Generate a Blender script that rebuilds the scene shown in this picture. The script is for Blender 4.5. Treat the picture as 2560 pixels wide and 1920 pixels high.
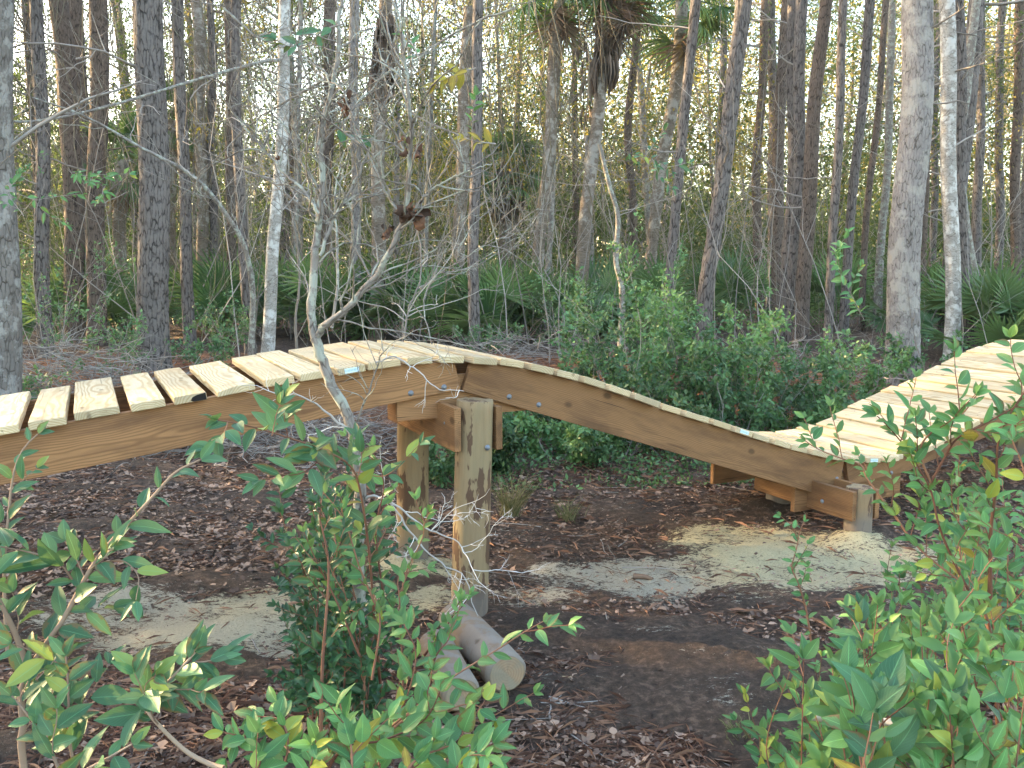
import bpy, bmesh, math, numpy as np
from mathutils import Matrix, Vector
R = math.radians
for o in list(bpy.data.objects): bpy.data.objects.remove(o)
sc = bpy.context.scene
col = sc.collection

# ------------------------------------------------------------------ camera
PITCH = R(7.82); CAMZ = 1.85; F = 2133.0
cam_d = bpy.data.cameras.new('camera'); cam_d.sensor_width = 36; cam_d.lens = 30
cam_d.clip_start = .05; cam_d.clip_end = 600
cam = bpy.data.objects.new('camera', cam_d); col.objects.link(cam)
cam.location = (0, 0, CAMZ); cam.rotation_euler = (R(90) - PITCH, 0, 0)
sc.camera = cam
# ------------------------------------------------------------------ sky and sun
SUN_EL = R(17); SUN_DIR = Vector((-.93, .36, 0)).normalized()      # where the sun stands, seen from the place
w = bpy.data.worlds.new('World'); sc.world = w; w.use_nodes = True
nt = w.node_tree; nt.nodes.clear()
sky = nt.nodes.new('ShaderNodeTexSky'); sky.sky_type = 'NISHITA'; sky.sun_disc = False
sky.sun_elevation = SUN_EL; sky.sun_rotation = math.atan2(SUN_DIR.x, SUN_DIR.y)
sky.air_density = 1.2; sky.dust_density = 2.4; sky.ozone_density = .5
bg = nt.nodes.new('ShaderNodeBackground'); bg.inputs['Strength'].default_value = .15
wo = nt.nodes.new('ShaderNodeOutputWorld')
nt.links.new(sky.outputs[0], bg.inputs[0]); nt.links.new(bg.outputs[0], wo.inputs[0])
sun_d = bpy.data.lights.new('sun', 'SUN'); sun_d.energy = 5.0; sun_d.angle = R(.6); sun_d.color = (1, .70, .36)
sun = bpy.data.objects.new('sun', sun_d); col.objects.link(sun)
sv = Vector((SUN_DIR.x * math.cos(SUN_EL), SUN_DIR.y * math.cos(SUN_EL), math.sin(SUN_EL)))
sun.rotation_euler = sv.to_track_quat('Z', 'Y').to_euler(); sun.location = (-20, 8, 20)
sc.view_settings.view_transform = 'Standard'; sc.view_settings.look = 'None'
sc.view_settings.exposure = 3.05; sc.view_settings.gamma = 1; sc.view_settings.use_curve_mapping = False
sc.render.engine = 'CYCLES'
sc.cycles.use_denoising = True
try: sc.cycles.denoiser = 'OPENIMAGEDENOISE'
except Exception: pass
sc.cycles.max_bounces = 6; sc.cycles.diffuse_bounces = 3; sc.cycles.transmission_bounces = 4
sc.cycles.glossy_bounces = 2; sc.cycles.sample_clamp_indirect = 6

# ------------------------------------------------------------------ geometry of the place
CP = np.array([0, 0, CAMZ])
FW = np.array([0, math.cos(PITCH), -math.sin(PITCH)]); UP = np.array([0, math.sin(PITCH), math.cos(PITCH)]); RT = np.array([1., 0, 0])
def ray(x, y): return FW + RT * (x - 1280) / F - UP * (y - 960) / F
def at(x, y, Y):
    r = ray(x, y); return CP + r * (Y / r[1])
AZ = R(26.5)
D = np.array([-math.sin(AZ), math.cos(AZ), 0]); B = np.array([math.cos(AZ), math.sin(AZ), 0]); K = 4.27
def tz(x, y, s=0.):
    r = ray(x, y); q = CP + r * ((K + s - CP @ D) / (r @ D)); return q @ B, q[2]
def br(t, s, z): return B * t + D * (K + s) + np.array([0, 0, z])
def sstep(a, b, x):
    k = np.clip((x - a) / (b - a), 0, 1); return k * k * (3 - 2 * k)
_rg = np.random.RandomState(5)
_W = [( _rg.uniform(.25, 2.6), _rg.uniform(0, 6.28), _rg.uniform(0, 6.28)) for _ in range(9)]
def ground_z(x, y):
    x = np.asarray(x, float); y = np.asarray(y, float)
    z = .47 * sstep(8.2, 11.2, y) * (1 - .5 * sstep(2.5, 6, x) * (1 - sstep(11, 15, y)))
    z = z + .14 * np.exp(-((y - 11.6) / .9) ** 2) * (1 - sstep(3.2, 5, x)) * sstep(-2, 0, x)
    for f, a, p in _W:
        z = z + .014 / f ** .6 * np.sin(f * (x * math.cos(a) + y * math.sin(a)) + p)
    z = z + .05 * sstep(-1.5, -6, x) * 1.0
    return z
def on_ground(x, y):
    r = ray(x, y); k = -CP[2] / r[2] if r[2] < -1e-3 else 60
    for _ in range(12):
        p = CP + r * k; k = (float(ground_z(p[0], p[1])) - CP[2]) / r[2]
    return CP + r * k

# ------------------------------------------------------------------ mesh helpers
class MB:
    def __init__(s): s.v = []; s.f = []; s.uv = []; s.r = []; s.n = 0; s.m = []
    def add(s, v, f, uv=None, rnd=None, mi=0):
        v = np.asarray(v, float).reshape(-1, 3); f = np.asarray(f, int)
        s.v.append(v); s.f.append(f + s.n); s.n += len(v); s.m.append(np.full(len(f), mi))
        s.uv.append(np.zeros((len(v), 2)) if uv is None else np.asarray(uv))
        s.r.append(np.zeros(len(v)) if rnd is None else np.broadcast_to(rnd, (len(v),)))
    def mesh(s, name, off=(0, 0, 0), smooth=True):
        me = bpy.data.meshes.new(name)
        V = np.concatenate(s.v) - np.asarray(off)
        me.vertices.add(len(V)); me.vertices.foreach_set('co', V.ravel())
        ls = np.concatenate([f.ravel() for f in s.f]); lt = np.concatenate([np.full(len(f), f.shape[1]) for f in s.f])
        me.loops.add(len(ls)); me.loops.foreach_set('vertex_index', ls)
        me.polygons.add(len(lt)); st = np.concatenate([[0], np.cumsum(lt)[:-1]])
        me.polygons.foreach_set('loop_start', st); me.polygons.foreach_set('loop_total', lt)
        me.polygons.foreach_set('material_index', np.concatenate(s.m))
        me.polygons.foreach_set('use_smooth', np.full(len(lt), smooth))
        uv = me.uv_layers.new(name='UVMap'); U = np.concatenate(s.uv)[ls]; uv.data.foreach_set('uv', U.ravel())
        a = me.attributes.new('rnd', 'FLOAT', 'POINT'); a.data.foreach_set('value', np.concatenate(s.r))
        me.update(calc_edges=True); me.validate()
        return me
def link(name, me, mats, parent=None, kind=None):
    o = bpy.data.objects.new(name, me); col.objects.link(o)
    if not me.materials:
        for m in (mats if isinstance(mats, (list, tuple)) else [mats]): me.materials.append(m)
    if parent: o.parent = parent
    if kind: o['kind'] = kind
    return o
def thing(name, label, cat, loc, group=None):
    o = bpy.data.objects.new(name, None); col.objects.link(o); o.location = loc; o.empty_display_size = .2
    o['label'] = label; o['category'] = cat
    if group: o['group'] = group
    return o
def copy_tree(o, loc, rz, s=1, label=None, sub=None):
    c = o.copy(); col.objects.link(c); c.location = loc; c.rotation_euler = (0, 0, rz); c.scale = (s, s, s)
    if label: c['label'] = label
    for ch in o.children:
        d = ch.copy(); col.objects.link(d); d.parent = c
        for g in ch.children:
            e = g.copy(); col.objects.link(e); e.parent = d
    return c
def norm(v): return v / (np.linalg.norm(v, axis=-1, keepdims=True) + 1e-9)
def tubes(mb, P, r, sides=3, rnd=None, cap=False, mi=0):
    """P (B,n,3) curves, r (B,n) radii"""
    P = np.asarray(P, float); Bn, n, _ = P.shape; r = np.broadcast_to(r, (Bn, n))
    T = norm(np.gradient(P, axis=1))
    ref = np.where(np.abs(T[..., 2:3]) > .85, np.array([1., 0, 0]), np.array([0, 0, 1.]))
    # one reference per curve keeps rings from flipping
    ref = np.broadcast_to(np.where(np.abs(T[:, :, 2]).mean(1)[:, None, None] > .7, np.array([1., 0, 0]), np.array([0, 0, 1.])), T.shape)
    U = norm(np.cross(T, ref)); W = np.cross(T, U)
    th = np.arange(sides) / sides * 2 * math.pi
    V = P[:, :, None] + r[:, :, None, None] * (U[:, :, None] * np.cos(th)[None, None, :, None] + W[:, :, None] * np.sin(th)[None, None, :, None])
    seg = np.linalg.norm(np.diff(P, axis=1), axis=2); L = np.concatenate([np.zeros((Bn, 1)), np.cumsum(seg, 1)], 1)
    uv = np.zeros((Bn, n, sides, 2)); uv[..., 0] = th / 6.283 * (6.283 * r.mean(1))[:, None, None]; uv[..., 1] = L[:, :, None]
    i = np.arange(n - 1)[:, None] * sides; j = np.arange(sides)[None]; j2 = (j + 1) % sides
    q = np.stack([i + j, i + j2, i + sides + j2, i + sides + j], -1).reshape(-1, 4)
    Fq = (np.arange(Bn)[:, None, None] * n * sides + q[None]).reshape(-1, 4)
    rr = np.zeros(Bn) if rnd is None else rnd
    mb.add(V, Fq, uv.reshape(-1, 2), np.repeat(rr, n * sides), mi)
    if cap:
        for b in range(Bn):
            pass
def grow(S, Dr, L, n, wander, up, rng):
    Bn = len(S); P = np.zeros((Bn, n, 3)); P[:, 0] = S; d = norm(Dr); st = (L / (n - 1))[:, None]
    for k in range(1, n):
        P[:, k] = P[:, k - 1] + d * st
        d = norm(d + rng.normal(0, wander, (Bn, 3)) + np.array([0, 0, up]))
    return P
def children(P, L, r, per, rng, ang=.9, lf=.5, tmin=.25, tmax=1.):
    Bn, n, _ = P.shape; idx = np.repeat(np.arange(Bn), per); t = rng.uniform(tmin, tmax, len(idx)) * (n - 1)
    k = np.minimum(t.astype(int), n - 2); fr = (t - k)[:, None]
    S = P[idx, k] * (1 - fr) + P[idx, k + 1] * fr; T = norm(P[idx, k + 1] - P[idx, k])
    q = norm(np.cross(T, rng.normal(0, 1, T.shape))); a = rng.uniform(.6, 1.3, len(idx)) * ang
    Dr = T * np.cos(a)[:, None] + q * np.sin(a)[:, None]
    tt = t / (n - 1)
    LL = L[idx] * lf * rng.uniform(.5, 1.2, len(idx)) * (1.15 - .6 * tt)
    return S, Dr, LL, r[idx] * (1 - .7 * tt)
def smooth_line(pts, n):
    pts = np.asarray(pts, float); m = len(pts)
    if m == 2: return np.linspace(pts[0], pts[1], n)
    s = np.concatenate([[0], np.cumsum(np.linalg.norm(np.diff(pts, axis=0), axis=1))]); s /= s[-1]
    q = np.concatenate([[2 * pts[0] - pts[1]], pts, [2 * pts[-1] - pts[-2]]])
    out = []
    for u in np.linspace(0, 1, n):
        k = min(np.searchsorted(s, u, 'right') - 1, m - 2); f = (u - s[k]) / (s[k + 1] - s[k] + 1e-9)
        p0, p1, p2, p3 = q[k], q[k + 1], q[k + 2], q[k + 3]
        out.append(.5 * ((2 * p1) + (-p0 + p2) * f + (2 * p0 - 5 * p1 + 4 * p2 - p3) * f * f + (-p0 + 3 * p1 - 3 * p2 + p3) * f ** 3))
    return np.array(out)
# leaf templates: along +X, width Y, up Z
DIA_V = np.array([[0, 0, 0], [.5, -.5, 0], [1, 0, -.08], [.5, .5, 0]]); DIA_F = np.array([[0, 1, 2], [0, 2, 3]])
FOLD_V = np.array([[0, 0, 0], [.33, -.46, .1], [.72, -.36, .06], [1, 0, -.16], [.72, .36, .06], [.33, .46, .1], [.36, 0, 0], [.72, 0, -.05]])
FOLD_F = np.array([[0, 1, 6], [1, 2, 6], [2, 7, 6], [2, 3, 7], [3, 4, 7], [4, 6, 7], [4, 5, 6], [5, 0, 6]])
def frames(axis, nrm):
    X = norm(axis); Y = norm(np.cross(nrm, X)); Z = np.cross(X, Y); return X, Y, Z
def leaves(mb, pos, axis, nrm, ln, wd, rng, tpl='dia', mi=0, rnd=None):
    V, Fc = (DIA_V, DIA_F) if tpl == 'dia' else (FOLD_V, FOLD_F)
    X, Y, Z = frames(axis, nrm); N = len(pos); ln = np.broadcast_to(ln, (N,)); wd = np.broadcast_to(wd, (N,))
    W = pos[:, None] + X[:, None] * (V[:, 0] * ln[:, None])[..., None] + Y[:, None] * (V[:, 1] * wd[:, None])[..., None] + Z[:, None] * (V[:, 2] * ln[:, None])[..., None]
    Fa = (np.arange(N)[:, None, None] * len(V) + Fc[None]).reshape(-1, 3)
    rr = rng.uniform(0, 1, N) if rnd is None else rnd
    mb.add(W, Fa, np.tile(V[:, :2], (N, 1)), np.repeat(rr, len(V)), mi)

# ------------------------------------------------------------------ materials
def newmat(name):
    m = bpy.data.materials.new(name); m.use_nodes = True; n = m.node_tree
    bs = n.nodes['Principled BSDF']; bs.inputs['Roughness'].default_value = .8
    try: bs.inputs['Specular IOR Level'].default_value = .3
    except Exception: pass
    return m, n, bs
def nd(n, t, **k):
    x = n.nodes.new(t)
    for a, b in k.items(): setattr(x, a, b)
    return x
def ramp(n, src, stops):
    r = n.nodes.new('ShaderNodeValToRGB'); e = r.color_ramp.elements
    while len(e) < len(stops): e.new(.5)
    for i, (p, c) in enumerate(stops):
        e[i].position = p; e[i].color = (*c, 1) if len(c) == 3 else c
    n.links.new(src, r.inputs[0]); return r.outputs[0]
def mixc(n, fac, a, b, mode='MIX'):
    m = n.nodes.new('ShaderNodeMix'); m.data_type = 'RGBA'; m.blend_type = mode
    for s, v in ((m.inputs[0], fac), (m.inputs[6], a), (m.inputs[7], b)):
        if hasattr(v, 'is_linked') or hasattr(v, 'links'): n.links.new(v, s)
        elif isinstance(v, (int, float)): s.default_value = v
        else: s.default_value = (*v, 1)
    return m.outputs[2]
def noise(n, vec, scale, detail=4, rough=.6, dist=0):
    x = n.nodes.new('ShaderNodeTexNoise'); x.inputs['Scale'].default_value = scale; x.inputs['Detail'].default_value = detail
    x.inputs['Roughness'].default_value = rough; x.inputs['Distortion'].default_value = dist
    if vec is not None: n.links.new(vec, x.inputs['Vector'])
    return x.outputs[0]
def mapping(n, vec, scale=(1, 1, 1), loc=None):
    x = n.nodes.new('ShaderNodeMapping'); x.inputs['Scale'].default_value = scale; n.links.new(vec, x.inputs[0])
    if loc is not None: n.links.new(loc, x.inputs['Location'])
    return x.outputs[0]
def bump(n, bs, h, strength=.5, dist=.01):
    b = n.nodes.new('ShaderNodeBump'); b.inputs['Strength'].default_value = strength; b.inputs['Distance'].default_value = dist
    n.links.new(h, b.inputs['Height']); n.links.new(b.outputs[0], bs.inputs['Normal'])
def mathn(n, op, a, b=None):
    x = n.nodes.new('ShaderNodeMath'); x.operation = op
    for s, v in ((x.inputs[0], a), (x.inputs[1], b)):
        if v is None: continue
        if isinstance(v, (int, float)): s.default_value = v
        else: n.links.new(v, s)
    return x.outputs[0]
def bark(name, light, dark, sx, sy, furrow=.12, patch=None, pscale=3., rings=0, bstr=.8):
    m, n, bs = newmat(name); tc = nd(n, 'ShaderNodeTexCoord'); uv = tc.outputs['UV']; ob = tc.outputs['Object']
    wob = noise(n, ob, 6, 2); mp = mapping(n, uv, (sx, sy, 1))
    ad = nd(n, 'ShaderNodeVectorMath', operation='ADD'); n.links.new(mp, ad.inputs[0])
    w2 = nd(n, 'ShaderNodeVectorMath', operation='SCALE'); w2.inputs[3].default_value = .8
    nz = n.nodes.new('ShaderNodeTexNoise'); nz.inputs['Scale'].default_value = 9; n.links.new(ob, nz.inputs['Vector'])
    n.links.new(nz.outputs[1], w2.inputs[0]); n.links.new(w2.outputs[0], ad.inputs[1])
    v = nd(n, 'ShaderNodeTexVoronoi', feature='DISTANCE_TO_EDGE'); v.inputs['Scale'].default_value = 1; n.links.new(ad.outputs[0], v.inputs['Vector'])
    plate = ramp(n, v.outputs['Distance'], [(furrow * .25, (0, 0, 0)), (furrow, (.85,) * 3), (.5, (1, 1, 1))])
    plate = mixc(n, ramp(n, noise(n, ob, 11, 4, .6), [(.42, (0,) * 3), (.62, (.8,) * 3)]), plate, (1, 1, 1))
    fine = noise(n, mapping(n, uv, (60, 25, 1)), 1, 5, .7)
    big = noise(n, ob, 1.3, 4)
    c = light
    c = mixc(n, ramp(n, fine, [(.3, (0, 0, 0)), (.7, (.75,) * 3)]), tuple(.55 * a for a in light), c)
    c = mixc(n, ramp(n, big, [(.35, (0,) * 3), (.65, (.4,) * 3)]), c, tuple(min(1, 1.45 * a) for a in light))
    c = mixc(n, plate, dark, c)
    if patch:
        pz = noise(n, ob, pscale, 6, .65)
        c = mixc(n, ramp(n, pz, [(.5, (0,) * 3), (.58, (.85,) * 3)]), c, patch)
    if rings:
        wv = nd(n, 'ShaderNodeTexWave', wave_type='BANDS', bands_direction='Y'); wv.inputs['Scale'].default_value = rings; wv.inputs['Distortion'].default_value = 5
        wv.inputs['Detail'].default_value = 3; wv.inputs['Detail Scale'].default_value = 2
        n.links.new(uv, wv.inputs['Vector'])
        c = mixc(n, ramp(n, wv.outputs[1], [(.2, (.85,) * 3), (.55, (0,) * 3)]), c, tuple(.45 * a for a in light))
    n.links.new(c, bs.inputs['Base Color']); bs.inputs['Roughness'].default_value = .92
    h = mathn(n, 'ADD', plate, mathn(n, 'MULTIPLY', fine, .5)); bump(n, bs, h, bstr, .012)
    return m
def leafmat(name, c1, c2, trans=.35, rough=.45, c3=None, obj=False, spots=False, spec=.3):
    m, n, bs = newmat(name)
    if obj: src = nd(n, 'ShaderNodeObjectInfo').outputs['Random']
    else: src = nd(n, 'ShaderNodeAttribute', attribute_name='rnd').outputs['Fac']
    stops = [(0, c1), (.45, tuple(.5 * (a + b_) * f for a, b_, f in zip(c1, c2, (1.25, .92, 1.)))), (.88, c2)] + ([(.97, c3)] if c3 else [])
    c = ramp(n, src, stops)
    tc = nd(n, 'ShaderNodeTexCoord')
    if spots:
        uvm = mapping(n, tc.outputs['UV'], (1, 1, 1)); sp = nd(n, 'ShaderNodeSeparateXYZ'); n.links.new(tc.outputs['UV'], sp.inputs[0])
        ab = mathn(n, 'ABSOLUTE', sp.outputs[1]); mid = ramp(n, ab, [(.0, (.7,) * 3), (.035, (0,) * 3)])
        c = mixc(n, mid, c, tuple(min(1, 1.9 * a + .02) for a in c2))
        vein = nd(n, 'ShaderNodeTexWave', wave_type='BANDS', bands_direction='DIAGONAL'); vein.inputs['Scale'].default_value = 3.2
        # ribs run forward from the midrib on both halves
        cm = nd(n, 'ShaderNodeCombineXYZ'); n.links.new(mathn(n, 'SUBTRACT', sp.outputs[0], mathn(n, 'MULTIPLY', ab, .7)), cm.inputs[0])
        vein.bands_direction = 'X'; n.links.new(cm.outputs[0], vein.inputs['Vector'])
        c = mixc(n, mathn(n, 'MULTIPLY', ramp(n, vein.outputs[1], [(.0, (1,) * 3), (.14, (0,) * 3)]), .22), c, tuple(1.6 * a for a in c2))
        dirt = noise(n, tc.outputs['UV'], 9, 3, .6)
        c = mixc(n, ramp(n, dirt, [(.66, (0,) * 3), (.72, (.35,) * 3)]), c, (.3, .33, .25))
        ed = mathn(n, 'ADD', mathn(n, 'MULTIPLY', noise(n, mapping(n, tc.outputs['UV'], (1, 1, 1)), 5, 3, .6), .9), mathn(n, 'MULTIPLY', ab, .9)); big2 = mathn(n, 'GREATER_THAN', mathn(n, 'FRACT', mathn(n, 'MULTIPLY', src, 17.3)), .72)
        c = mixc(n, mathn(n, 'MULTIPLY', ramp(n, ed, [(.74, (0,) * 3), (.80, (.85,) * 3)]), big2), c, (.16, .09, .04))
    big = noise(n, nd(n, 'ShaderNodeNewGeometry').outputs['Position'], 1.1, 3)
    c = mixc(n, ramp(n, big, [(.35, (.25,) * 3), (.6, (0,) * 3)]), c, tuple(.7 * a for a in c1))
    n.links.new(c, bs.inputs['Base Color']); bs.inputs['Roughness'].default_value = rough; bs.inputs['Specular IOR Level'].default_value = spec
    tr = nd(n, 'ShaderNodeBsdfTranslucent'); tcol = mixc(n, .45, c, (.20, .30, .06), 'MIX'); n.links.new(tcol, tr.inputs[0])
    mx = nd(n, 'ShaderNodeMixShader'); mx.inputs[0].default_value = trans
    n.links.new(bs.outputs[0], mx.inputs[1]); n.links.new(tr.outputs[0], mx.inputs[2])
    n.links.new(mx.outputs[0], n.nodes['Material Output'].inputs['Surface'])
    return m
def flatmat(name, c1, c2, rough=.85, scale=8, attr=True):
    m, n, bs = newmat(name); tc = nd(n, 'ShaderNodeTexCoord')
    z = noise(n, tc.outputs['Object'], scale, 4)
    if attr:
        z = mathn(n, 'ADD', mathn(n, 'MULTIPLY', z, .5), mathn(n, 'MULTIPLY', nd(n, 'ShaderNodeAttribute', attribute_name='rnd').outputs['Fac'], .5))
    n.links.new(ramp(n, z, [(.25, c1), (.7, c2)]), bs.inputs['Base Color']); bs.inputs['Roughness'].default_value = rough
    bump(n, bs, z, .4, .003)
    return m
def lumber(name, light, late, stain, knots=.5, gscale=26., dirt=.0, rough=.7):
    m, n, bs = newmat(name); tc = nd(n, 'ShaderNodeTexCoord'); oi = nd(n, 'ShaderNodeObjectInfo')
    loc = nd(n, 'ShaderNodeCombineXYZ')
    n.links.new(mathn(n, 'MULTIPLY', oi.outputs['Random'], 37.), loc.inputs[0])
    n.links.new(mathn(n, 'SUBTRACT', mathn(n, 'MULTIPLY', oi.outputs['Random'], .16), .08), loc.inputs[1])
    n.links.new(mathn(n, 'ADD', mathn(n, 'MULTIPLY', mathn(n, 'FRACT', mathn(n, 'MULTIPLY', oi.outputs['Random'], 7.3)), .08), .035), loc.inputs[2])
    ob = tc.outputs['Object']; p = mapping(n, ob, (1, 1, 1), loc.outputs[0])
    dz = n.nodes.new('ShaderNodeTexNoise'); dz.inputs['Scale'].default_value = 1; dz.inputs['Detail'].default_value = 2
    n.links.new(mapping(n, p, (2.2, 7, 7)), dz.inputs['Vector'])
    sc_ = nd(n, 'ShaderNodeVectorMath', operation='SCALE'); sc_.inputs[3].default_value = .055; n.links.new(dz.outputs[1], sc_.inputs[0])
    ad = nd(n, 'ShaderNodeVectorMath', operation='ADD'); n.links.new(p, ad.inputs[0]); n.links.new(sc_.outputs[0], ad.inputs[1])
    wv = nd(n, 'ShaderNodeTexWave', wave_type='RINGS', rings_direction='X'); wv.inputs['Scale'].default_value = gscale; n.links.new(mapping(n, ad.outputs[0], (.06, 1, 1)), wv.inputs['Vector'])
    wv.inputs['Distortion'].default_value = .6; wv.inputs['Detail'].default_value = 2
    fib = noise(n, mapping(n, p, (6, 160, 160)), 1, 4, .7)
    ring = ramp(n, wv.outputs[1], [(.35, (0,) * 3), (.9, (1,) * 3)])
    c = mixc(n, mathn(n, 'MULTIPLY', ring, .72), light, late)
    c = mixc(n, ramp(n, fib, [(.35, (.25,) * 3), (.65, (0,) * 3)]), c, late)
    big = noise(n, mapping(n, p, (1.6, 9, 9)), 1, 5, .65)
    c = mixc(n, ramp(n, big, [(.44, (0,) * 3), (.66, (.8,) * 3)]), c, stain)
    crk = noise(n, mapping(n, p, (1.1, 55, 55)), 1, 3, .5)
    c = mixc(n, ramp(n, crk, [(.66, (0,) * 3), (.70, (.75,) * 3)]), c, tuple(.35 * a for a in stain))
    kn = nd(n, 'ShaderNodeTexVoronoi'); kn.inputs['Scale'].default_value = 1; n.links.new(mapping(n, p, (3.2, 9, 5)), kn.inputs['Vector'])
    c = mixc(n, ramp(n, kn.outputs['Distance'], [(.07, (knots,) * 3), (.13, (0,) * 3)]), c, tuple(.3 * a for a in late))
    tone = mathn(n, 'ADD', mathn(n, 'MULTIPLY', mathn(n, 'FRACT', mathn(n, 'MULTIPLY', oi.outputs['Random'], 13.7)), .42), .66)
    tcx = nd(n, 'ShaderNodeCombineXYZ')
    for i in range(3): n.links.new(tone, tcx.inputs[i])
    c = mixc(n, 1.0, c, tcx.outputs[0], 'MULTIPLY')
    if dirt > .4:
        c = mixc(n, mathn(n, 'MULTIPLY', mathn(n, 'POWER', mathn(n, 'FRACT', mathn(n, 'MULTIPLY', oi.outputs['Random'], 29.3)), 2), .6), c, (.50, .36, .20))
        c = mixc(n, ramp(n, noise(n, mapping(n, p, (3, 6, 6)), 1, 4, .6), [(.52, (0,) * 3), (.7, (.55,) * 3)]), c, (.36, .29, .2))
    if dirt:
        dn = noise(n, ob, 14, 5, .7); c = mixc(n, ramp(n, dn, [(.62, (0,) * 3), (.75, (dirt,) * 3)]), c, (.12, .09, .06))
    n.links.new(c, bs.inputs['Base Color']); bs.inputs['Roughness'].default_value = rough
    bump(n, bs, mathn(n, 'ADD', fib, mathn(n, 'MULTIPLY', ring, .5)), .25, .002)
    return m
M = {}
M['plank'] = lumber('plank_wood', (.74, .635, .43), (.44, .29, .13), (.50, .385, .22), .6, 27, .5)
M['beam'] = lumber('beam_wood', (.37, .195, .085), (.20, .10, .043), (.14, .07, .033), .7, 34, .35)
M['bark_pine'] = bark('pine_bark', (.195, .172, .162), (.035, .03, .027), 22, 5, .13, None)
M['bark_pale'] = bark('pale_bark', (.30, .275, .265), (.09, .08, .073), 24, 7, .09, (.36, .34, .31), 4)
M['bark_palm'] = bark('palm_bark', (.225, .185, .15), (.12, .095, .07), 6, 26, .14, (.36, .34, .30), 5, rings=0, bstr=.5)
M['bark_edge'] = bark('edge_bark', (.20, .18, .165), (.08, .07, .06), 24, 8, .09, (.30, .29, .27), 7)
M['bark_brown'] = bark('brown_bark', (.175, .135, .11), (.035, .027, .023), 26, 7, .12, None)
M['bark_birch'] = bark('mottled_bark', (.40, .38, .35), (.16, .14, .12), 10, 22, .08, (.60, .60, .58), 7, rings=0, bstr=.4)
M['bark_grey'] = bark('grey_bark', (.26, .235, .21), (.10, .08, .07), 50, 14, .1, (.34, .36, .31), 14, bstr=.4)
M['twig'] = flatmat('grey_twig', (.16, .14, .12), (.36, .33, .30))
M['twig_white'] = flatmat('weathered_twig', (.38, .36, .34), (.62, .60, .58))
M['stem_red'] = flatmat('reddish_stem', (.11, .045, .03), (.26, .13, .08))
M['stem_brown'] = flatmat('brown_stem', (.17, .11, .075), (.34, .25, .18))
M['vine'] = flatmat('dry_vine', (.22, .15, .10), (.42, .30, .2))
M['leaf_big'] = leafmat('laurel_leaf', (.028, .10, .048), (.075, .19, .085), .22, .5, (.30, .34, .06), obj=True, spots=True)
M['leaf_bright'] = leafmat('bright_leaf', (.05, .165, .062), (.12, .30, .095), .28, .45, (.42, .42, .06), obj=True, spots=True)
M['leaf_dark'] = leafmat('dark_holly_leaf', (.022, .08, .036), (.055, .16, .06), .2, .4, obj=True, spots=True)
M['leaf_yellow'] = leafmat('yellow_leaf', (.22, .22, .03), (.34, .30, .05), .35, .45, obj=True, spots=True)
M['leaf_mid'] = leafmat('bush_leaf', (.045, .135, .055), (.14, .29, .11), .25, .4)
M['leaf_far'] = leafmat('far_leaf', (.02, .045, .016), (.065, .10, .03), .4, .6)  # albedo darkened so the far foliage reads as shaded
M['leaf_gold'] = leafmat('sun_tinted_leaf', (.20, .18, .04), (.42, .31, .07), .5, .6)  # warm sunlight is put into this leaf colour
M['leaf_understory'] = leafmat('understory_leaf', (.03, .075, .03), (.09, .17, .06), .35, .5)
M['needle'] = leafmat('pine_needle_green', (.05, .09, .03), (.11, .16, .05), .4, .6)
M['frond'] = leafmat('palm_frond', (.06, .15, .055), (.15, .27, .10), .3, .35, obj=True)
M['frond_dead'] = leafmat('dead_frond', (.10, .075, .055), (.24, .18, .13), .2, .8, obj=True)
M['moss'] = flatmat('hanging_moss', (.10, .09, .065), (.20, .18, .13))
M['dead_leaf'] = flatmat('curled_dead_leaf', (.03, .02, .015), (.15, .075, .045))
m, n, bs = newmat('galvanised_bolt'); bs.inputs['Base Color'].default_value = (.22, .24, .27, 1); bs.inputs['Metallic'].default_value = .5; bs.inputs['Roughness'].default_value = .5; M['bolt'] = m
m, n, bs = newmat('screw_head'); bs.inputs['Base Color'].default_value = (.10, .085, .07, 1); M['screw'] = m
# ground
m, n, bs = newmat('forest_floor'); M['ground'] = m
geo = nd(n, 'ShaderNodeNewGeometry'); P_ = geo.outputs['Position']
at_s = nd(n, 'ShaderNodeAttribute', attribute_name='sand').outputs['Fac']; at_y = nd(n, 'ShaderNodeAttribute', attribute_name='yellow').outputs['Fac']; at_r = nd(n, 'ShaderNodeAttribute', attribute_name='rust').outputs['Fac']
n1 = noise(n, P_, 2.2, 8, .72); n2 = noise(n, P_, 22, 7, .75); n3 = noise(n, P_, 90, 4, .7)
soil = ramp(n, n2, [(.32, (.038, .026, .019)), (.5, (.105, .070, .050)), (.68, (.26, .17, .12))])
soil = mixc(n, ramp(n, n1, [(.42, (0,) * 3), (.62, (.8,) * 3)]), soil, ramp(n, n3, [(.35, (.024, .018, .015)), (.7, (.09, .066, .052))]))
soil = mixc(n, mathn(n, 'MULTIPLY', at_r, ramp(n, n2, [(.3, (.5,) * 3), (.6, (1,) * 3)])), soil, (.38, .16, .075))
sandc = mixc(n, at_y, (.57, .53, .45), (.76, .67, .41))
sandc = mixc(n, ramp(n, n3, [(.35, (.35,) * 3), (.55, (0,) * 3)]), sandc, (.2, .16, .1))
msk = mathn(n, 'ADD', mathn(n, 'MULTIPLY', at_s, .86), mathn(n, 'ADD', mathn(n, 'MULTIPLY', mathn(n, 'SUBTRACT', noise(n, mapping(n, P_, (1, 2.0, 1)), 24, 8, .8), .5), 3.4), mathn(n, 'MULTIPLY', mathn(n, 'SUBTRACT', noise(n, mapping(n, P_, (1, 1.6, 1)), 2.6, 4, .6), .5), 1.8)))
msk = ramp(n, msk, [(.46, (0,) * 3), (.62, (.92,) * 3)])
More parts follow.
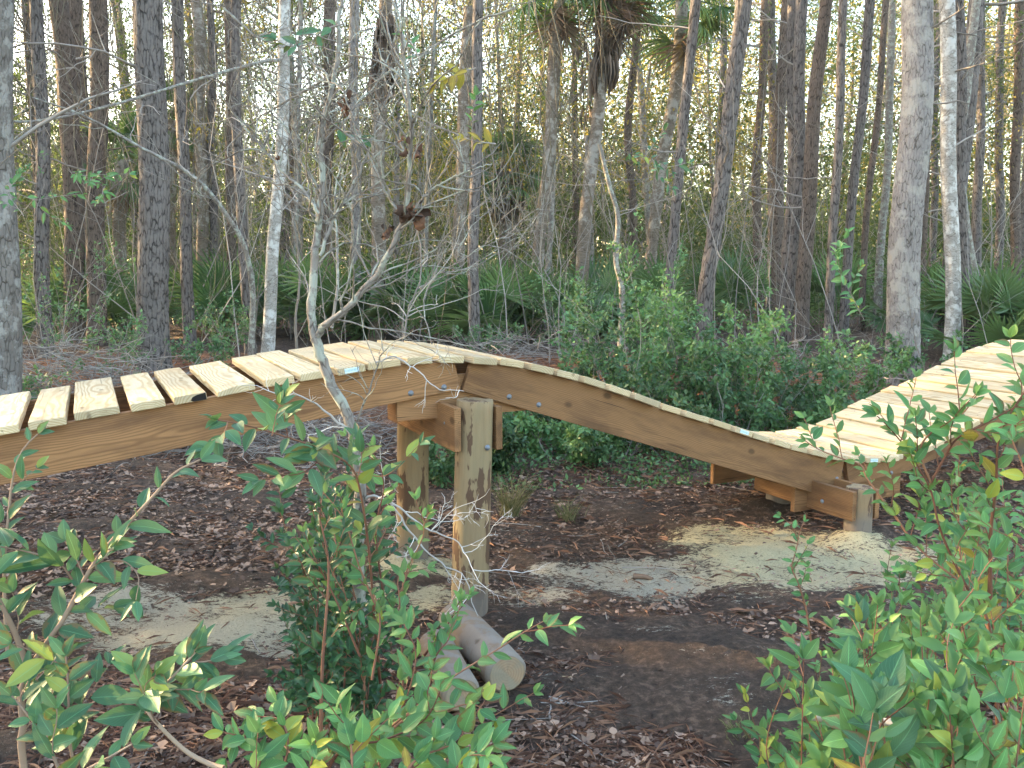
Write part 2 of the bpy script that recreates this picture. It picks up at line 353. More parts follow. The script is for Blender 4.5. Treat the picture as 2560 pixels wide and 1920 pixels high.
gcol = mixc(n, msk, soil, sandc); n.links.new(gcol, bs.inputs['Base Color']); bs.inputs['Roughness'].default_value = .95
bump(n, bs, mathn(n, 'ADD', n2, mathn(n, 'MULTIPLY', n3, .8)), 1.0, .04)
# litter
M['litter'] = flatmat('fallen_leaf', (.075, .047, .036), (.37, .25, .18), .75, 3)
M['pine_straw'] = flatmat('pine_straw', (.10, .05, .035), (.34, .19, .125), .8, 3)

# ------------------------------------------------------------------ the ground
def px_per_m(p): return F / ((np.asarray(p) - CP) @ FW)
SAND = [  # traced patches: centre, half sizes in photograph pixels, strength, yellowness
    (2010, 1395, 260, 62, 1., 1.), (1850, 1345, 170, 35, .8, 1.), (2250, 1400, 180, 40, .75, .9), (1600, 1440, 170, 42, 1., .25), (1420, 1440, 90, 30, .6, .2),
    (1300, 1490, 140, 26, .55, .2), (2120, 1450, 220, 30, .7, .7), (560, 1560, 330, 60, .95, .45), (300, 1530, 190, 50, .7, .15), (660, 1510, 140, 38, .9, .8), (700, 1610, 170, 30, .75, .4),
    (860, 1500, 110, 45, 1., 1.), (1060, 1420, 130, 30, .8, .9), (1640, 1590, 60, 9, .5, .2), (120, 1510, 110, 30, .4, .1), (1900, 1480, 120, 22, .45, .4), (1090, 1500, 60, 26, .9, .8)]
SW = []
for cx, cy, rx, ry, st, ye in SAND:
    c0 = on_ground(cx, cy); k = px_per_m(c0); ryw = np.linalg.norm(on_ground(cx, cy + ry) - on_ground(cx, cy - ry)) / 2
    SW.append((c0[0], c0[1], rx / k, ryw, st, ye))
def sand_at(x, y):
    s = np.zeros_like(x); ye = np.zeros_like(x) + 1e-4; wt = np.zeros_like(x) + 1e-3
    for cx, cy, rx, ry, st, yy in SW:
        q = ((x - cx) / rx) ** 2 + ((y - cy) / ry) ** 2; g = np.clip((1.9 - q) / 1.3, 0, 1) * st; s = np.maximum(s, g); ye += g * yy; wt += g
    return s, ye / wt
def ground_sheet(name, xs, ys, drop=0):
    X, Y = np.meshgrid(xs, ys); Z = ground_z(X, Y) - drop
    if drop == 0:
        rg = np.random.RandomState(3); rough = rg.normal(0, .006, X.shape); Z = Z + rough
        for _ in range(60):
            fq = rg.uniform(4, 16); aa = rg.uniform(0, 6.28); Z = Z + .0022 * (10 / fq) ** .5 * np.sin(fq * (X * math.cos(aa) + Y * math.sin(aa)) + rg.uniform(0, 6.28))
        for cx, cy, rr, h in ((.75, 3.9, .55, .05), (-1.35, 4.9, .3, .05), (1.5, 3.3, .7, .04), (-.2, 4.6, .2, .05), (-.62, 5.3, .2, .05), (2.3, 5.55, .18, .05), (1.9, 6.2, .18, .05)):
            Z = Z + h * np.exp(-(((X - cx) ** 2 + (Y - cy) ** 2) / rr ** 2)) * (1 + .25 * rg.normal(0, 1, X.shape) * .3)
    nx, ny = len(xs), len(ys); i = np.arange(ny - 1)[:, None] * nx + np.arange(nx - 1)[None]
    q = np.stack([i, i + 1, i + nx + 1, i + nx], -1).reshape(-1, 4)
    mb = MB(); mb.add(np.stack([X, Y, Z], -1), q); me = mb.mesh(name)
    s, ye = sand_at(X.ravel(), Y.ravel()); rust = np.exp(-((Y.ravel() - 11.2) / 1.6) ** 2) * sstep(-8, -6, X.ravel()) * (1 - sstep(4, 7, X.ravel()))
    for nm, v in (('sand', s), ('yellow', ye), ('rust', np.clip(rust, 0, 1))):
        a = me.attributes.new(nm, 'FLOAT', 'POINT'); a.data.foreach_set('value', v.astype(float))
    return link(name, me, M['ground'], kind='structure')
near_x = np.concatenate([[-150, -90, -50, -30, -20, -14, -10], np.arange(-8, 9.01, .058), [11, 14, 20, 30, 50, 90, 150]])
near_y = np.concatenate([[-20, -8, -3, 0, 1], np.arange(1.6, 12.5, .055), np.arange(13, 20, .5), [22, 26, 32, 40, 55, 80, 120, 200]])
ground_sheet('ground', near_x, near_y)

# ------------------------------------------------------------------ the boardwalk
PROF = np.array([(-3.0, .86), (-2.0, .97), (-1.0, 1.09), (-.25, 1.18), (.16, 1.226), (.53, 1.27), (.76, 1.303), (1.12, 1.342), (1.28, 1.36), (1.49, 1.378), (1.68, 1.38), (1.87, 1.367),
    (2.05, 1.346), (2.18, 1.322), (2.35, 1.281), (2.55, 1.226), (2.74, 1.163), (2.97, 1.083), (3.15, 1.014), (3.57, .878), (3.9, .765), (4.28, .642), (4.69, .532), (4.92, .496), (5.1, .479),
    (5.32, .478), (5.6, .52), (5.86, .585), (6.18, .675), (6.7, .81), (7.0, .895), (7.3, .985), (7.6, 1.065), (7.95, 1.125), (8.3, 1.13), (8.8, 1.08), (9.5, .93), (10.3, .76)])
def zt(t): return float(np.interp(t, PROF[:, 0], PROF[:, 1]))
BW = thing('boardwalk', 'raised pale timber boardwalk that climbs to a hump, dips and climbs again towards the right', 'boardwalk', tuple(br(1.83, .4, 0)))
BWL = np.array(BW.location)
MX = np.array([B, D, [0, 0, 1.]]).T
_bs = np.random.RandomState(11)
TH = .038
def place(me, name, mat, t, s, z, tilt=0, yaw=0, label=None, axis='t', roll=0, parent=None, plz=None):
    """local X runs along t (axis 't') or along s (axis 's'); tilt in radians, positive lifts +t"""
    o = link(name, me, mat)
    Rm = Matrix(MX.tolist()).to_4x4()
    rt = Matrix.Rotation(-tilt, 4, 'Y') @ Matrix.Rotation(yaw, 4, 'Z') @ Matrix.Rotation(roll, 4, 'X')
    ex = Matrix.Rotation(R(90), 4, 'Z') if axis == 's' else Matrix.Identity(4)
    W = Matrix.Translation(Vector(br(t, s, z))) @ Rm @ rt @ ex
    o['w'] = 0; del o['w']
    if parent is None: parent = BW
    if parent is BW: base = Matrix.Translation(Vector(BWL))
    else: base = plz
    o.parent = parent; o.matrix_basis = base.inverted() @ W
    if label: o['label'] = label
    return o, W
def boxmesh(name, L, Wd, T, rng, bev=.003, wane=0.):
    bm = bmesh.new(); nx = max(2, int(L / .12))
    vs = []
    bow = rng.normal(0, .003); cup = rng.normal(0, .0015)
    for i in range(nx + 1):
        x = L * i / nx; k = math.sin(math.pi * i / nx); ring = []
        for y, z in ((-.5, -.5), (.5, -.5), (.5, .5), (0, .5), (-.5, .5)):
            e = rng.normal(0, .0006)
            ring.append(bm.verts.new((x, y * Wd + e, z * T + bow * k * .5 + (cup if y == 0 else 0) + rng.normal(0, .0004))))
        vs.append(ring)
    for a, b_ in zip(vs[:-1], vs[1:]):
        for j in range(5): bm.faces.new((a[j], a[(j + 1) % 5], b_[(j + 1) % 5], b_[j]))
    bm.faces.new(vs[0]); bm.faces.new(vs[-1][::-1])
    if wane:
        for i, ring in enumerate(vs):
            f = max(0, 1 - i / (nx * .45)); ring[2].co.z -= wane * f; ring[2].co.y -= wane * .8 * f
    bmesh.ops.recalc_face_normals(bm, faces=bm.faces)
    ed = [e for e in bm.edges if len(e.link_faces) == 2 and e.calc_face_angle(0) > .9]
    bmesh.ops.bevel(bm, geom=ed, offset=bev, segments=1, affect='EDGES')
    me = bpy.data.meshes.new(name); bm.to_mesh(me); bm.free(); return me
WDK = 1.12
seq = [(-2.9 + .185 * i, -2.9 + .185 * i + .14) for i in range(12)]
seq = [(a, b_) for a, b_ in seq if b_ < -.62]
seq += [(-.61, -.47), (-.44, -.29), (-.253, -.107), (-.075, .112), (.159, .305), (.344, .488), (.534, .714), (.761, .903), (.933, 1.075), (1.12, 1.262), (1.279, 1.455), (1.489, 1.63), (1.672, 1.814), (1.861, 2.003), (2.045, 2.19)]
t0 = 2.225
while t0 < 5.15:
    wdt = .142 if _bs.rand() < .8 else .184
    seq.append((t0, t0 + wdt)); t0 += wdt + _bs.uniform(.028, .042)
for tt in [5.245, 5.435, 5.79, 5.98, 6.17, 6.395, 6.61, 6.90, 7.085, 7.27, 7.45, 7.61, 7.79, 7.97, 8.15, 8.33, 8.51, 8.7, 8.9, 9.1, 9.3, 9.5, 9.7]:
    pass
t0 = 5.2
while t0 < 9.9:
    wdt = .184 if _bs.rand() < .55 else .142
    seq.append((t0, t0 + wdt)); t0 += wdt + _bs.uniform(.024, .042)
plabel = {3: None}
tagm, n_, b_s = newmat('plastic_tag'); b_s.inputs['Roughness'].default_value = .5
tc_ = nd(n_, 'ShaderNodeTexCoord'); sp_ = nd(n_, 'ShaderNodeSeparateXYZ'); n_.links.new(tc_.outputs['Object'], sp_.inputs[0])
cx_ = nd(n_, 'ShaderNodeCombineXYZ'); n_.links.new(mathn(n_, 'MULTIPLY', sp_.outputs[1], 1.), cx_.inputs[0])
bars = noise(n_, mapping(n_, cx_.outputs[0], (700, 1, 1)), 1, 2); cbar = ramp(n_, bars, [(.5, (.60, .74, .80)), (.53, (.10, .28, .42))])
dz_ = ramp(n_, mathn(n_, 'ABSOLUTE', sp_.outputs[2]), [(.006, (1,) * 3), (.0065, (0,) * 3)]); n_.links.new(mixc(n_, dz_, (.62, .76, .82), cbar), b_s.inputs['Base Color'])
tag_at = {}
for i, (a, b_) in enumerate(seq):
    if abs(a - 1.12) < .01: tag_at[i] = .2
    if 3.60 < a < 3.78 and 1 not in tag_at.values(): tag_at[i] = 1
    if 4.80 < a < 4.98 and 2 not in tag_at.values(): tag_at[i] = 2
tag_at = {i: v for i, v in tag_at.items()}
for i, (a, b_) in enumerate(seq):
    tm = (a + b_) / 2; sl = math.atan2(zt(b_) - zt(a), b_ - a)
    off = _bs.normal(0, .012); L = WDK + _bs.normal(0, .02)
    wane = .012 if abs(a - .534) < .01 else 0
    me = boxmesh('plank', L, (b_ - a) / math.cos(sl), TH, _bs, .0035, wane)
    yaw = _bs.normal(0, .006)
    lab = None
    if abs(a - .344) < .01: lab = 'plank with a charred black stain on its near end'
    o, W = place(me, 'plank', M['plank'], tm, -.05 - off, (zt(a) + zt(b_)) / 2 - TH / 2 * math.cos(sl), tilt=sl, yaw=yaw, axis='s', label=lab)
    hb_ = bmesh.new()
    for xs_ in (.075, L - .12):
        for ys_ in (-.28, .28):
            bmesh.ops.create_circle(hb_, cap_ends=True, segments=8, radius=.0055, matrix=Matrix.Translation((xs_ + _bs.normal(0, .006), ys_ * (b_ - a) + _bs.normal(0, .006), TH / 2 + .0012 - (wane if 0 else 0))))
    hm_ = bpy.data.meshes.new('screw_heads'); hb_.to_mesh(hm_); hb_.free(); link('screw_heads', hm_, M['screw'], o, kind='stuff')
    if i in tag_at:
        tm2 = bpy.data.meshes.new('label_tag'); bm = bmesh.new(); bmesh.ops.create_cube(bm, size=1)
        for v in bm.verts: v.co = (v.co.x * .0012, v.co.y * .075, v.co.z * .024)
        bm.to_mesh(tm2); bm.free(); tg = link('label_tag', tm2, tagm, o); tg.location = (-.0015, 0, 0)
    if lab:
        tm2 = bpy.data.meshes.new('char_stain'); bm = bmesh.new()
        pts = [(-.070, -.017), (-.012, -.0175), (.0, -.010), (-.008, .004), (-.030, .012), (-.070, .0165)]
        vs = [bm.verts.new((-.0012, y, z)) for y, z in pts]; bm.faces.new(vs)
        e = bmesh.ops.extrude_face_region(bm, geom=bm.faces[:])
        for v in e['geom']:
            if isinstance(v, bmesh.types.BMVert): v.co.x += .001
        bm.to_mesh(tm2); bm.free(); cm_, n2_, b2_ = newmat('charred_wood'); b2_.inputs['Base Color'].default_value = (.012, .010, .009, 1)
        link('char_stain', tm2, cm_, o)
def prism(name, poly, thick, ang, org):
    """poly in (t,z); local X along the board at angle ang"""
    bm = bmesh.new(); c, s = math.cos(ang), math.sin(ang); A = []; Bv = []
    for t, z in poly:
        dt, dzz = t - org[0], z - org[1]; x = dt * c + dzz * s; zz = -dt * s + dzz * c
        A.append(bm.verts.new((x, 0, zz))); Bv.append(bm.verts.new((x, thick, zz)))
    bm.faces.new(A); bm.faces.new(Bv[::-1])
    for j in range(len(A)): bm.faces.new((A[j], Bv[j], Bv[(j + 1) % len(A)], A[(j + 1) % len(A)]))
    bmesh.ops.recalc_face_normals(bm, faces=bm.faces)
    ed = [e for e in bm.edges if e.calc_face_angle(0) > .9]
    bmesh.ops.bevel(bm, geom=ed, offset=.0025, segments=1, affect='EDGES')
    me = bpy.data.meshes.new(name); bm.to_mesh(me); bm.free(); return me
def under(ts): return [(t, zt(t) - TH - .001) for t in ts]
tA1, zA1 = tz(1137, 911); tA2, zA2 = tz(1152, 974); tA3, zA3 = tz(1038, 997); tA4, zA4 = tz(244, 1163)
sA = (zA3 - zA4) / (tA3 - tA4)
polyA = under(np.linspace(-3, tA1, 34)) + [(tA2, zA2), (tA3, zA3), (-3, zA3 + sA * (-3 - tA3))]
tB1, zB1 = tz(1178, 913); tB2, zB2 = tz(1156, 978); tB3, zB3 = tz(2093, 1250); tB4, zB4 = tz(2110, 1164)
polyB = under(np.linspace(tB1, tB4, 34)) + [(tB3, zB3), (tB2, zB2)]
tC1, zC1 = tz(2240, 1190); tC2, zC2 = tz(2331, 1156); sC = .27
tCe = 7.95
polyC = under(np.linspace(tB4 + .02, tCe, 24)) + [(tCe, zt(tCe) - TH - .245), (tC1 + .1, zC1 + .02), (tB4 + .06, zC1 - .015)]
polyE = under(np.linspace(tCe + .02, 9.9, 12)) + [(9.9, zt(9.9) - TH - .25), (tCe + .03, zt(tCe) - TH - .24)]
for s_ in (0., WDK - .05 - .05 - .075):
    for poly, an in ((polyA, .112), (polyB, math.atan2(zB3 - zB2, tB3 - tB2)), (polyC, .26), (polyE, -.2)):
        org = poly[0]
        o, W = place(prism('beam', poly, .038, an, org), 'beam', M['beam'], org[0], s_, org[1], tilt=an)
# splice boards behind the beams at the three joints
tS, zS = tz(993, 1054, .04); tS2, zS2 = tz(1350, 1046, .04)
def board(name, t, s, z, L, h, axis='t', tilt=0, label=None, mat='beam', thick=.038, roll=0, sh=0):
    bm = bmesh.new(); me = boxmesh(name, L, thick, h, _bs, .0025)
    return place(me, name, M[mat], t, s, z, tilt=tilt, axis=axis, label=label, roll=roll)
for s_ in (.0395, WDK - .175 - .039 - .001):
    ts_ = np.linspace(tS, tS + 1.12, 14); poly = [(t, min(zS + .235, zt(t) - TH - .03)) for t in ts_] + [(tS + 1.12, zS + .003), (tS, zS)]
    place(prism('splice_board', poly, .038, 0, poly[0]), 'splice_board', M['beam'], poly[0][0], s_, poly[0][1])
tQ, zQ = tz(1992, 1247, .04); tQ2, zQ2 = tz(2240, 1238, .04)
for s_ in (.0395 + .019, WDK - .175 - .0205):
    board('splice_board', tQ - .02, s_, zQ2 + .118, tQ2 - tQ + .06, .235, tilt=-.005)
board('splice_board', 7.5, .0585, .84, .9, .235); board('splice_board', 7.5, WDK - .1955, .84, .9, .235)
# posts with their header boards
def post_mesh(name, r, h, rng, dep=.35):
    mb = MB(); n = 40; zs = np.concatenate([np.linspace(-dep, h - .004, 34), [h]]); th = np.arange(n) / n * 2 * math.pi
    ph = rng.uniform(0, 6.28, 4)
    rr = r * (1 + .012 * np.sin(2 * th[None] + ph[0] + zs[:, None]) + .006 * np.sin(5 * th[None] + ph[1] + 2 * zs[:, None])) * (1.03 - .05 * (zs[:, None] / h))
    rr[-1] *= .97
    V = np.stack([rr * np.cos(th), rr * np.sin(th), np.broadcast_to(zs[:, None], rr.shape)], -1)
    V[-1, :, 2] += rng.normal(0, .002, n)
    i = np.arange(len(zs) - 1)[:, None] * n; j = np.arange(n)[None]; j2 = (j + 1) % n
    q = np.stack([i + j, i + j2, i + n + j2, i + n + j], -1).reshape(-1, 4)
    mb.add(V, q); c0 = (len(zs) - 1) * n
    top = V[-1]; mb.add(np.concatenate([top * np.array([.5, .5, 1]), [[0, 0, h]]]), np.array([[a, (a + 1) % n, n] for a in range(n)]))
    mb.add(np.concatenate([top, top * np.array([.5, .5, 1])]), np.array([[a, (a + 1) % n, n + (a + 1) % n, n + a] for a in range(n)]))
    return mb.mesh(name)
pm, n, bs = newmat('peeled_post'); tc = nd(n, 'ShaderNodeTexCoord'); ob = tc.outputs['Object']; oi = nd(n, 'ShaderNodeObjectInfo')
lc = nd(n, 'ShaderNodeCombineXYZ'); n.links.new(mathn(n, 'MULTIPLY', oi.outputs['Random'], 20), lc.inputs[2]); p = mapping(n, ob, (1, 1, 1), lc.outputs[0])
f1 = noise(n, mapping(n, p, (45, 45, 3)), 1, 5, .65); f2 = noise(n, mapping(n, p, (5, 5, 2)), 1, 3)
c = mixc(n, f1, (.16, .105, .056), (.36, .255, .145)); c = mixc(n, ramp(n, f2, [(.4, (0,) * 3), (.65, (.5,) * 3)]), c, (.23, .205, .12))
pk = noise(n, mapping(n, p, (11, 11, 3.2)), 1, 4, .62)
c = mixc(n, ramp(n, pk, [(.545, (0,) * 3), (.57, (.9,) * 3)]), c, (.085, .045, .028))
sp = nd(n, 'ShaderNodeSeparateXYZ'); n.links.new(ob, sp.inputs[0])
lowm = ramp(n, mathn(n, 'ADD', sp.outputs[2], mathn(n, 'MULTIPLY', noise(n, ob, 3), .12)), [(.17, (.8,) * 3), (.27, (0,) * 3)])
c = mixc(n, lowm, c, (.16, .14, .125)); n.links.new(c, bs.inputs['Base Color']); bs.inputs['Roughness'].default_value = .75
bump(n, bs, mathn(n, 'ADD', f1, mathn(n, 'MULTIPLY', pk, .6)), .35, .006)
M['post'] = pm
def bolt(t, s, z, face='s', r=.011):
    mb = MB(); th = np.arange(12) / 12 * 6.283
    ring = lambda rr, y: np.stack([rr * np.cos(th), np.full(12, y), rr * np.sin(th)], -1)
    V = np.concatenate([ring(r * 1.45, 0), ring(r * 1.45, -.002), ring(r * .92, -.002), ring(r * .92, -.008), ring(r * .45, -.0115), [[0, -.012, 0]]])
    q = [[k * 12 + j, k * 12 + (j + 1) % 12, (k + 1) * 12 + (j + 1) % 12, (k + 1) * 12 + j] for k in range(4) for j in range(12)]
    mb.add(V, np.array(q)); me = mb.mesh('bolt'); 
    bmx = bmesh.new(); bmx.from_mesh(me); bmx.verts.ensure_lookup_table()
    for j in range(12): bmx.faces.new((bmx.verts[48 + j], bmx.verts[48 + (j + 1) % 12], bmx.verts[60]))
    bmesh.ops.recalc_face_normals(bmx, faces=bmx.faces); bmx.to_mesh(me); bmx.free()
    place(me, 'bolt', M['bolt'], t, s, z, yaw=R(-90) if face == 't' else 0)
def pbolt(px, py, s=0.): t, z = tz(px, py, s); bolt(t, s, z)
for q in ((1110, 968), (1027, 983), (1273, 992), (1347, 1012), (2092, 1197), (2036, 1219)): pbolt(*q)
pbolt(2228, 1182, 0)
def post_pair(tc_, h1, h2, hz, r=.100, lean=.03, hd=-.2, s1=-.13, s2=.79, hh=.235):
    for s, h in ((s1, h1), (s2, h2)):
        p = br(tc_, s, 0); gz = float(ground_z(p[0], p[1]))
        o, W = place(post_mesh('post', r, h - gz, _bs), 'post', M['post'], tc_, s, gz, tilt=-lean if s < 0 else -lean * .6)
    for sd in (-1, 1):
        top = hz if sd < 0 else hz - .01
        board('header_board', tc_ + lean * h1 * .8 + sd * (r + .021), hd, top - hh / 2, s2 - hd + .12, hh, axis='s')
tP, zP = tz(1207, 1005, -.22); _, zHt = tz(1172, 1018, -.2)
post_pair(1.80, zP, zHt - .02, zHt, lean=.035)
tP2, zP2 = tz(2146, 1222, -.33); _, zH2 = tz(2128, 1222, -.3)
post_pair(4.60, zP2, zH2 - .05, zH2 - .005, s1=-.30, s2=.45, hd=-.36, lean=.0, r=.088, hh=.2)
post_pair(-2.3, .66, .66, .66, lean=0); post_pair(8.0, .82, .82, .83, lean=0)
tb, zb = tz(1147, 1058, -.1); bolt(1.80 + .036 - .135 , -.06, zb, 't'); bolt(4.60 - .128, -.1, zH2 - .13, 't')
pbolt(1219, 1119, -.232)
_t, _z = tz(1171, 1075, -.15)
tm2 = bpy.data.meshes.new('label_tag'); bm = bmesh.new(); bmesh.ops.create_cube(bm, size=1)
for v in bm.verts: v.co = (v.co.x * .0012, v.co.y * .026, v.co.z * .045)
bm.to_mesh(tm2); bm.free()
wt_, n2_, b2_ = newmat('white_paper_tag'); b2_.inputs['Base Color'].default_value = (.72, .74, .76, 1)
o, W = place(tm2, 'label_tag', wt_, 1.80 + .036 * 1 - .1355, -.175, _z, label='small white paper tag stapled to the header board')

# ------------------------------------------------------------------ trees traced from the photograph
def trunk_mesh(name, pts, rad, n=46, sides=20, rough=.03, seed=0, plates=None, off=(0, 0, 0), flare=.25):
    rg = np.random.RandomState(seed); C_ = smooth_line(pts, n); rr = np.interp(np.linspace(0, 1, n), np.linspace(0, 1, len(rad)), rad)
    th = np.arange(sides + 1) / sides * 2 * math.pi
    h = np.concatenate([[0], np.cumsum(np.linalg.norm(np.diff(C_, axis=0), axis=1))])
    Rr = rr[:, None] * np.ones(sides + 1)[None]
    Rr = Rr * (1 + flare * np.exp(-h / .35)[:, None] * (1 + .35 * np.sin(5 * th + rg.uniform(0, 6)))[None])
    for k in range(3):
        Rr = Rr * (1 + rough * np.sin((k + 1) * th[None] + rg.uniform(0, 6) + h[:, None] * rg.uniform(-1, 1.4)) / (k + 1))
    C_ = C_ + np.stack([.02 * np.sin(h * 1.9 + rg.uniform(0, 6)), .02 * np.sin(h * 1.3 + rg.uniform(0, 6)), 0 * h], -1) * min(1, rr[0] * 8)
    if plates:
        su, sv_, dep = plates; nu = max(4, int(2 * math.pi * rr[0] / su)); u = (th / 6.28318 * nu)[None] * np.ones((n, 1)); v = h[:, None] / sv_ * np.ones((1, sides + 1))
        u = u + .25 * np.sin(v * 2.1); J = rg.uniform(0, 1, (nu, 400, 2)); F1 = np.full(u.shape, 9.); F2 = F1.copy(); cu = np.floor(u).astype(int); cv = np.floor(v).astype(int)
        for du in (-1, 0, 1):
            for dv in (-1, 0, 1):
                a = cu + du; b_ = cv + dv; j = J[a % nu, b_ % 400]; dd = np.hypot(a + j[..., 0] - u, b_ + j[..., 1] - v)
                F2 = np.where(dd < F1, F1, np.minimum(F2, dd)); F1 = np.minimum(F1, dd)
        Rr = Rr + dep * (sstep(0, .35, F2 - F1) - .6)
        Rr[:, -1] = Rr[:, 0]
    V = np.stack([C_[:, None, 0] + Rr * np.cos(th), C_[:, None, 1] + Rr * np.sin(th), C_[:, None, 2] + 0 * Rr], -1)
    uv = np.stack([np.broadcast_to(th * rr[0], Rr.shape), np.broadcast_to(h[:, None], Rr.shape)], -1)
    m = sides + 1; i = np.arange(n - 1)[:, None] * m; j = np.arange(sides)[None]
    q = np.stack([i + j, i + j + 1, i + m + j + 1, i + m + j], -1).reshape(-1, 4)
    mb = MB(); mb.add(V, q, uv.reshape(-1, 2)); return mb.mesh(name, off), C_, rr
def twig_mb(mb, S, Dr, L, r, levels, rng, wander=.22, up=.05, sides=3, n=7, per=(5, 4), ang=.9, lf=.5, tipf=.35, collect=None):
    P = grow(S, Dr, L, n, wander, up, rng); k = np.linspace(1, tipf, n)
    tubes(mb, P, r[:, None] * k[None], sides, rng.uniform(0, 1, len(S)))
    last = P
    for lv in range(levels):
        S2, D2, L2, r2 = children(P, L, r, per[min(lv, len(per) - 1)], rng, ang, lf)
        r2 = np.maximum(r2 * .55, .0012); P = grow(S2, D2, L2, max(4, n - 2 - lv), wander * 1.2, up, rng)
        kk = np.linspace(1, tipf, P.shape[1]); tubes(mb, P, r2[:, None] * kk[None], 3, rng.uniform(0, 1, len(S2))); L, r = L2, r2
        if collect is not None: collect.append(P)
    return P
def leaf_on(mb, P, per, ln, asp, rng, tpl='dia', t0=.2, droop=0., spread=.9, jit=0.):
    Bn, n, _ = P.shape; idx = np.repeat(np.arange(Bn), per); t = rng.uniform(t0, 1, len(idx)) * (n - 1); k = np.minimum(t.astype(int), n - 2); fr = (t - k)[:, None]
    S = P[idx, k] * (1 - fr) + P[idx, k + 1] * fr; T = norm(P[idx, k + 1] - P[idx, k]); 
    if jit: S = S + rng.normal(0, jit, S.shape)
    A = norm(T * .5 + rng.normal(0, spread, T.shape) + np.array([0, 0, -droop])); N = norm(rng.normal(0, .55, T.shape) + np.array([0, -.25, 1.]))
    l = ln * rng.uniform(.6, 1.2, len(S)); leaves(mb, S, A, N, l, l * asp, rng, tpl)
# --- palm fan fronds (shared meshes)
def fan_mesh(name, rng, pet=.7, rad=.75, nl=34, arc=4.4, droop=.35, wd=.045, dead=False):
    mb = MB(); n = 7; x = np.linspace(0, pet, n); sag = -.10 * (x / pet) ** 2 * pet
    tubes(mb, np.stack([x, 0 * x, sag], -1)[None], np.linspace(.012, .007, n)[None], 4)
    o = np.array([pet, 0, sag[-1]]); a = np.linspace(-arc / 2, arc / 2, nl) + rng.normal(0, .03, nl)
    for k in range(nl):
        L = rad * (.62 + .38 * math.cos(a[k] * .55)) * rng.uniform(.88, 1.06); dr = np.array([math.cos(a[k]), math.sin(a[k]), .12 * math.cos(a[k] * 2)])
        side = np.array([-math.sin(a[k]), math.cos(a[k]), 0]); ts = np.array([0, .35, .65, .85, 1.]); ww = np.array([.15, 1, .75, .4, .02]) * wd * .5
        dz = -droop * L * ts ** 2.4 * rng.uniform(.6, 1.5); pts = o + dr[None] * (L * ts * (1 - .15 * droop * ts))[:, None] + np.array([0, 0, 1.])[None] * dz[:, None]
        if dead: pts = pts + rng.normal(0, .02, pts.shape) * ts[:, None]
        V = np.stack([pts - side * ww[:, None] + [0, 0, .006], pts + [0, 0, -.004], pts + side * ww[:, None] + [0, 0, .006]], 1).reshape(-1, 3)
        q = np.array([[3 * i + j, 3 * i + j + 1, 3 * i + j + 4, 3 * i + j + 3] for i in range(4) for j in range(2)]); mb.add(V, q, rnd=rng.rand())
    return mb.mesh(name)
_pr = np.random.RandomState(21)
FAN = [fan_mesh('frond', _pr, .85, .85, 32, 4.6, .45, .05) for _ in range(4)]
FAN_S = [fan_mesh('frond', _pr, .55, .55, 24, 3.6, .12, .042) for _ in range(4)]
FAN_D = [fan_mesh('dead_frond', _pr, .7, .8, 22, 3.0, .8, .04, True) for _ in range(4)]
for f in FAN + FAN_S: f.materials.append(M['frond'])
for f in FAN_D: f.materials.append(M['frond_dead'])
def add_frond(par, me, name, loc, az, el, sc_, roll=0):
    o = bpy.data.objects.new(name, me); col.objects.link(o); o.parent = par; o.location = loc
    o.rotation_mode = 'XYZ'; o.matrix_basis = Matrix.Translation(Vector(loc)) @ Matrix.Rotation(az, 4, 'Z') @ Matrix.Rotation(-el, 4, 'Y') @ Matrix.Rotation(roll, 4, 'X') @ Matrix.Scale(sc_, 4)
    return o
def palm_crown(par, loc, rng, nf=18, nd_=8, s=1.25):
    for k in range(nf):
        u = (k + .5) / nf; el = R(75 - 115 * u + rng.uniform(-10, 10)); add_frond(par, FAN[k % 4], 'frond', (loc[0], loc[1], loc[2] + .1 - .25 * u), k * 2.4 + rng.uniform(-.3, .3), el, s * rng.uniform(.85, 1.1), rng.uniform(-.4, .4))
    for k in range(nd_):
        add_frond(par, FAN_D[k % 4], 'dead_frond', (loc[0], loc[1], loc[2] - .2 - .05 * k), k * 2.4 + 1, R(-72 + rng.uniform(-12, 14)), s * rng.uniform(.8, 1.1), rng.uniform(-1, 1))
    for k in range(nd_ // 2):
        pass
TYPES = {'edge': 'bark_edge', 'pine': 'bark_pine', 'pale': 'bark_pale', 'palm': 'bark_palm', 'brown': 'bark_brown', 'birch': 'bark_birch', 'grey': 'bark_grey'}
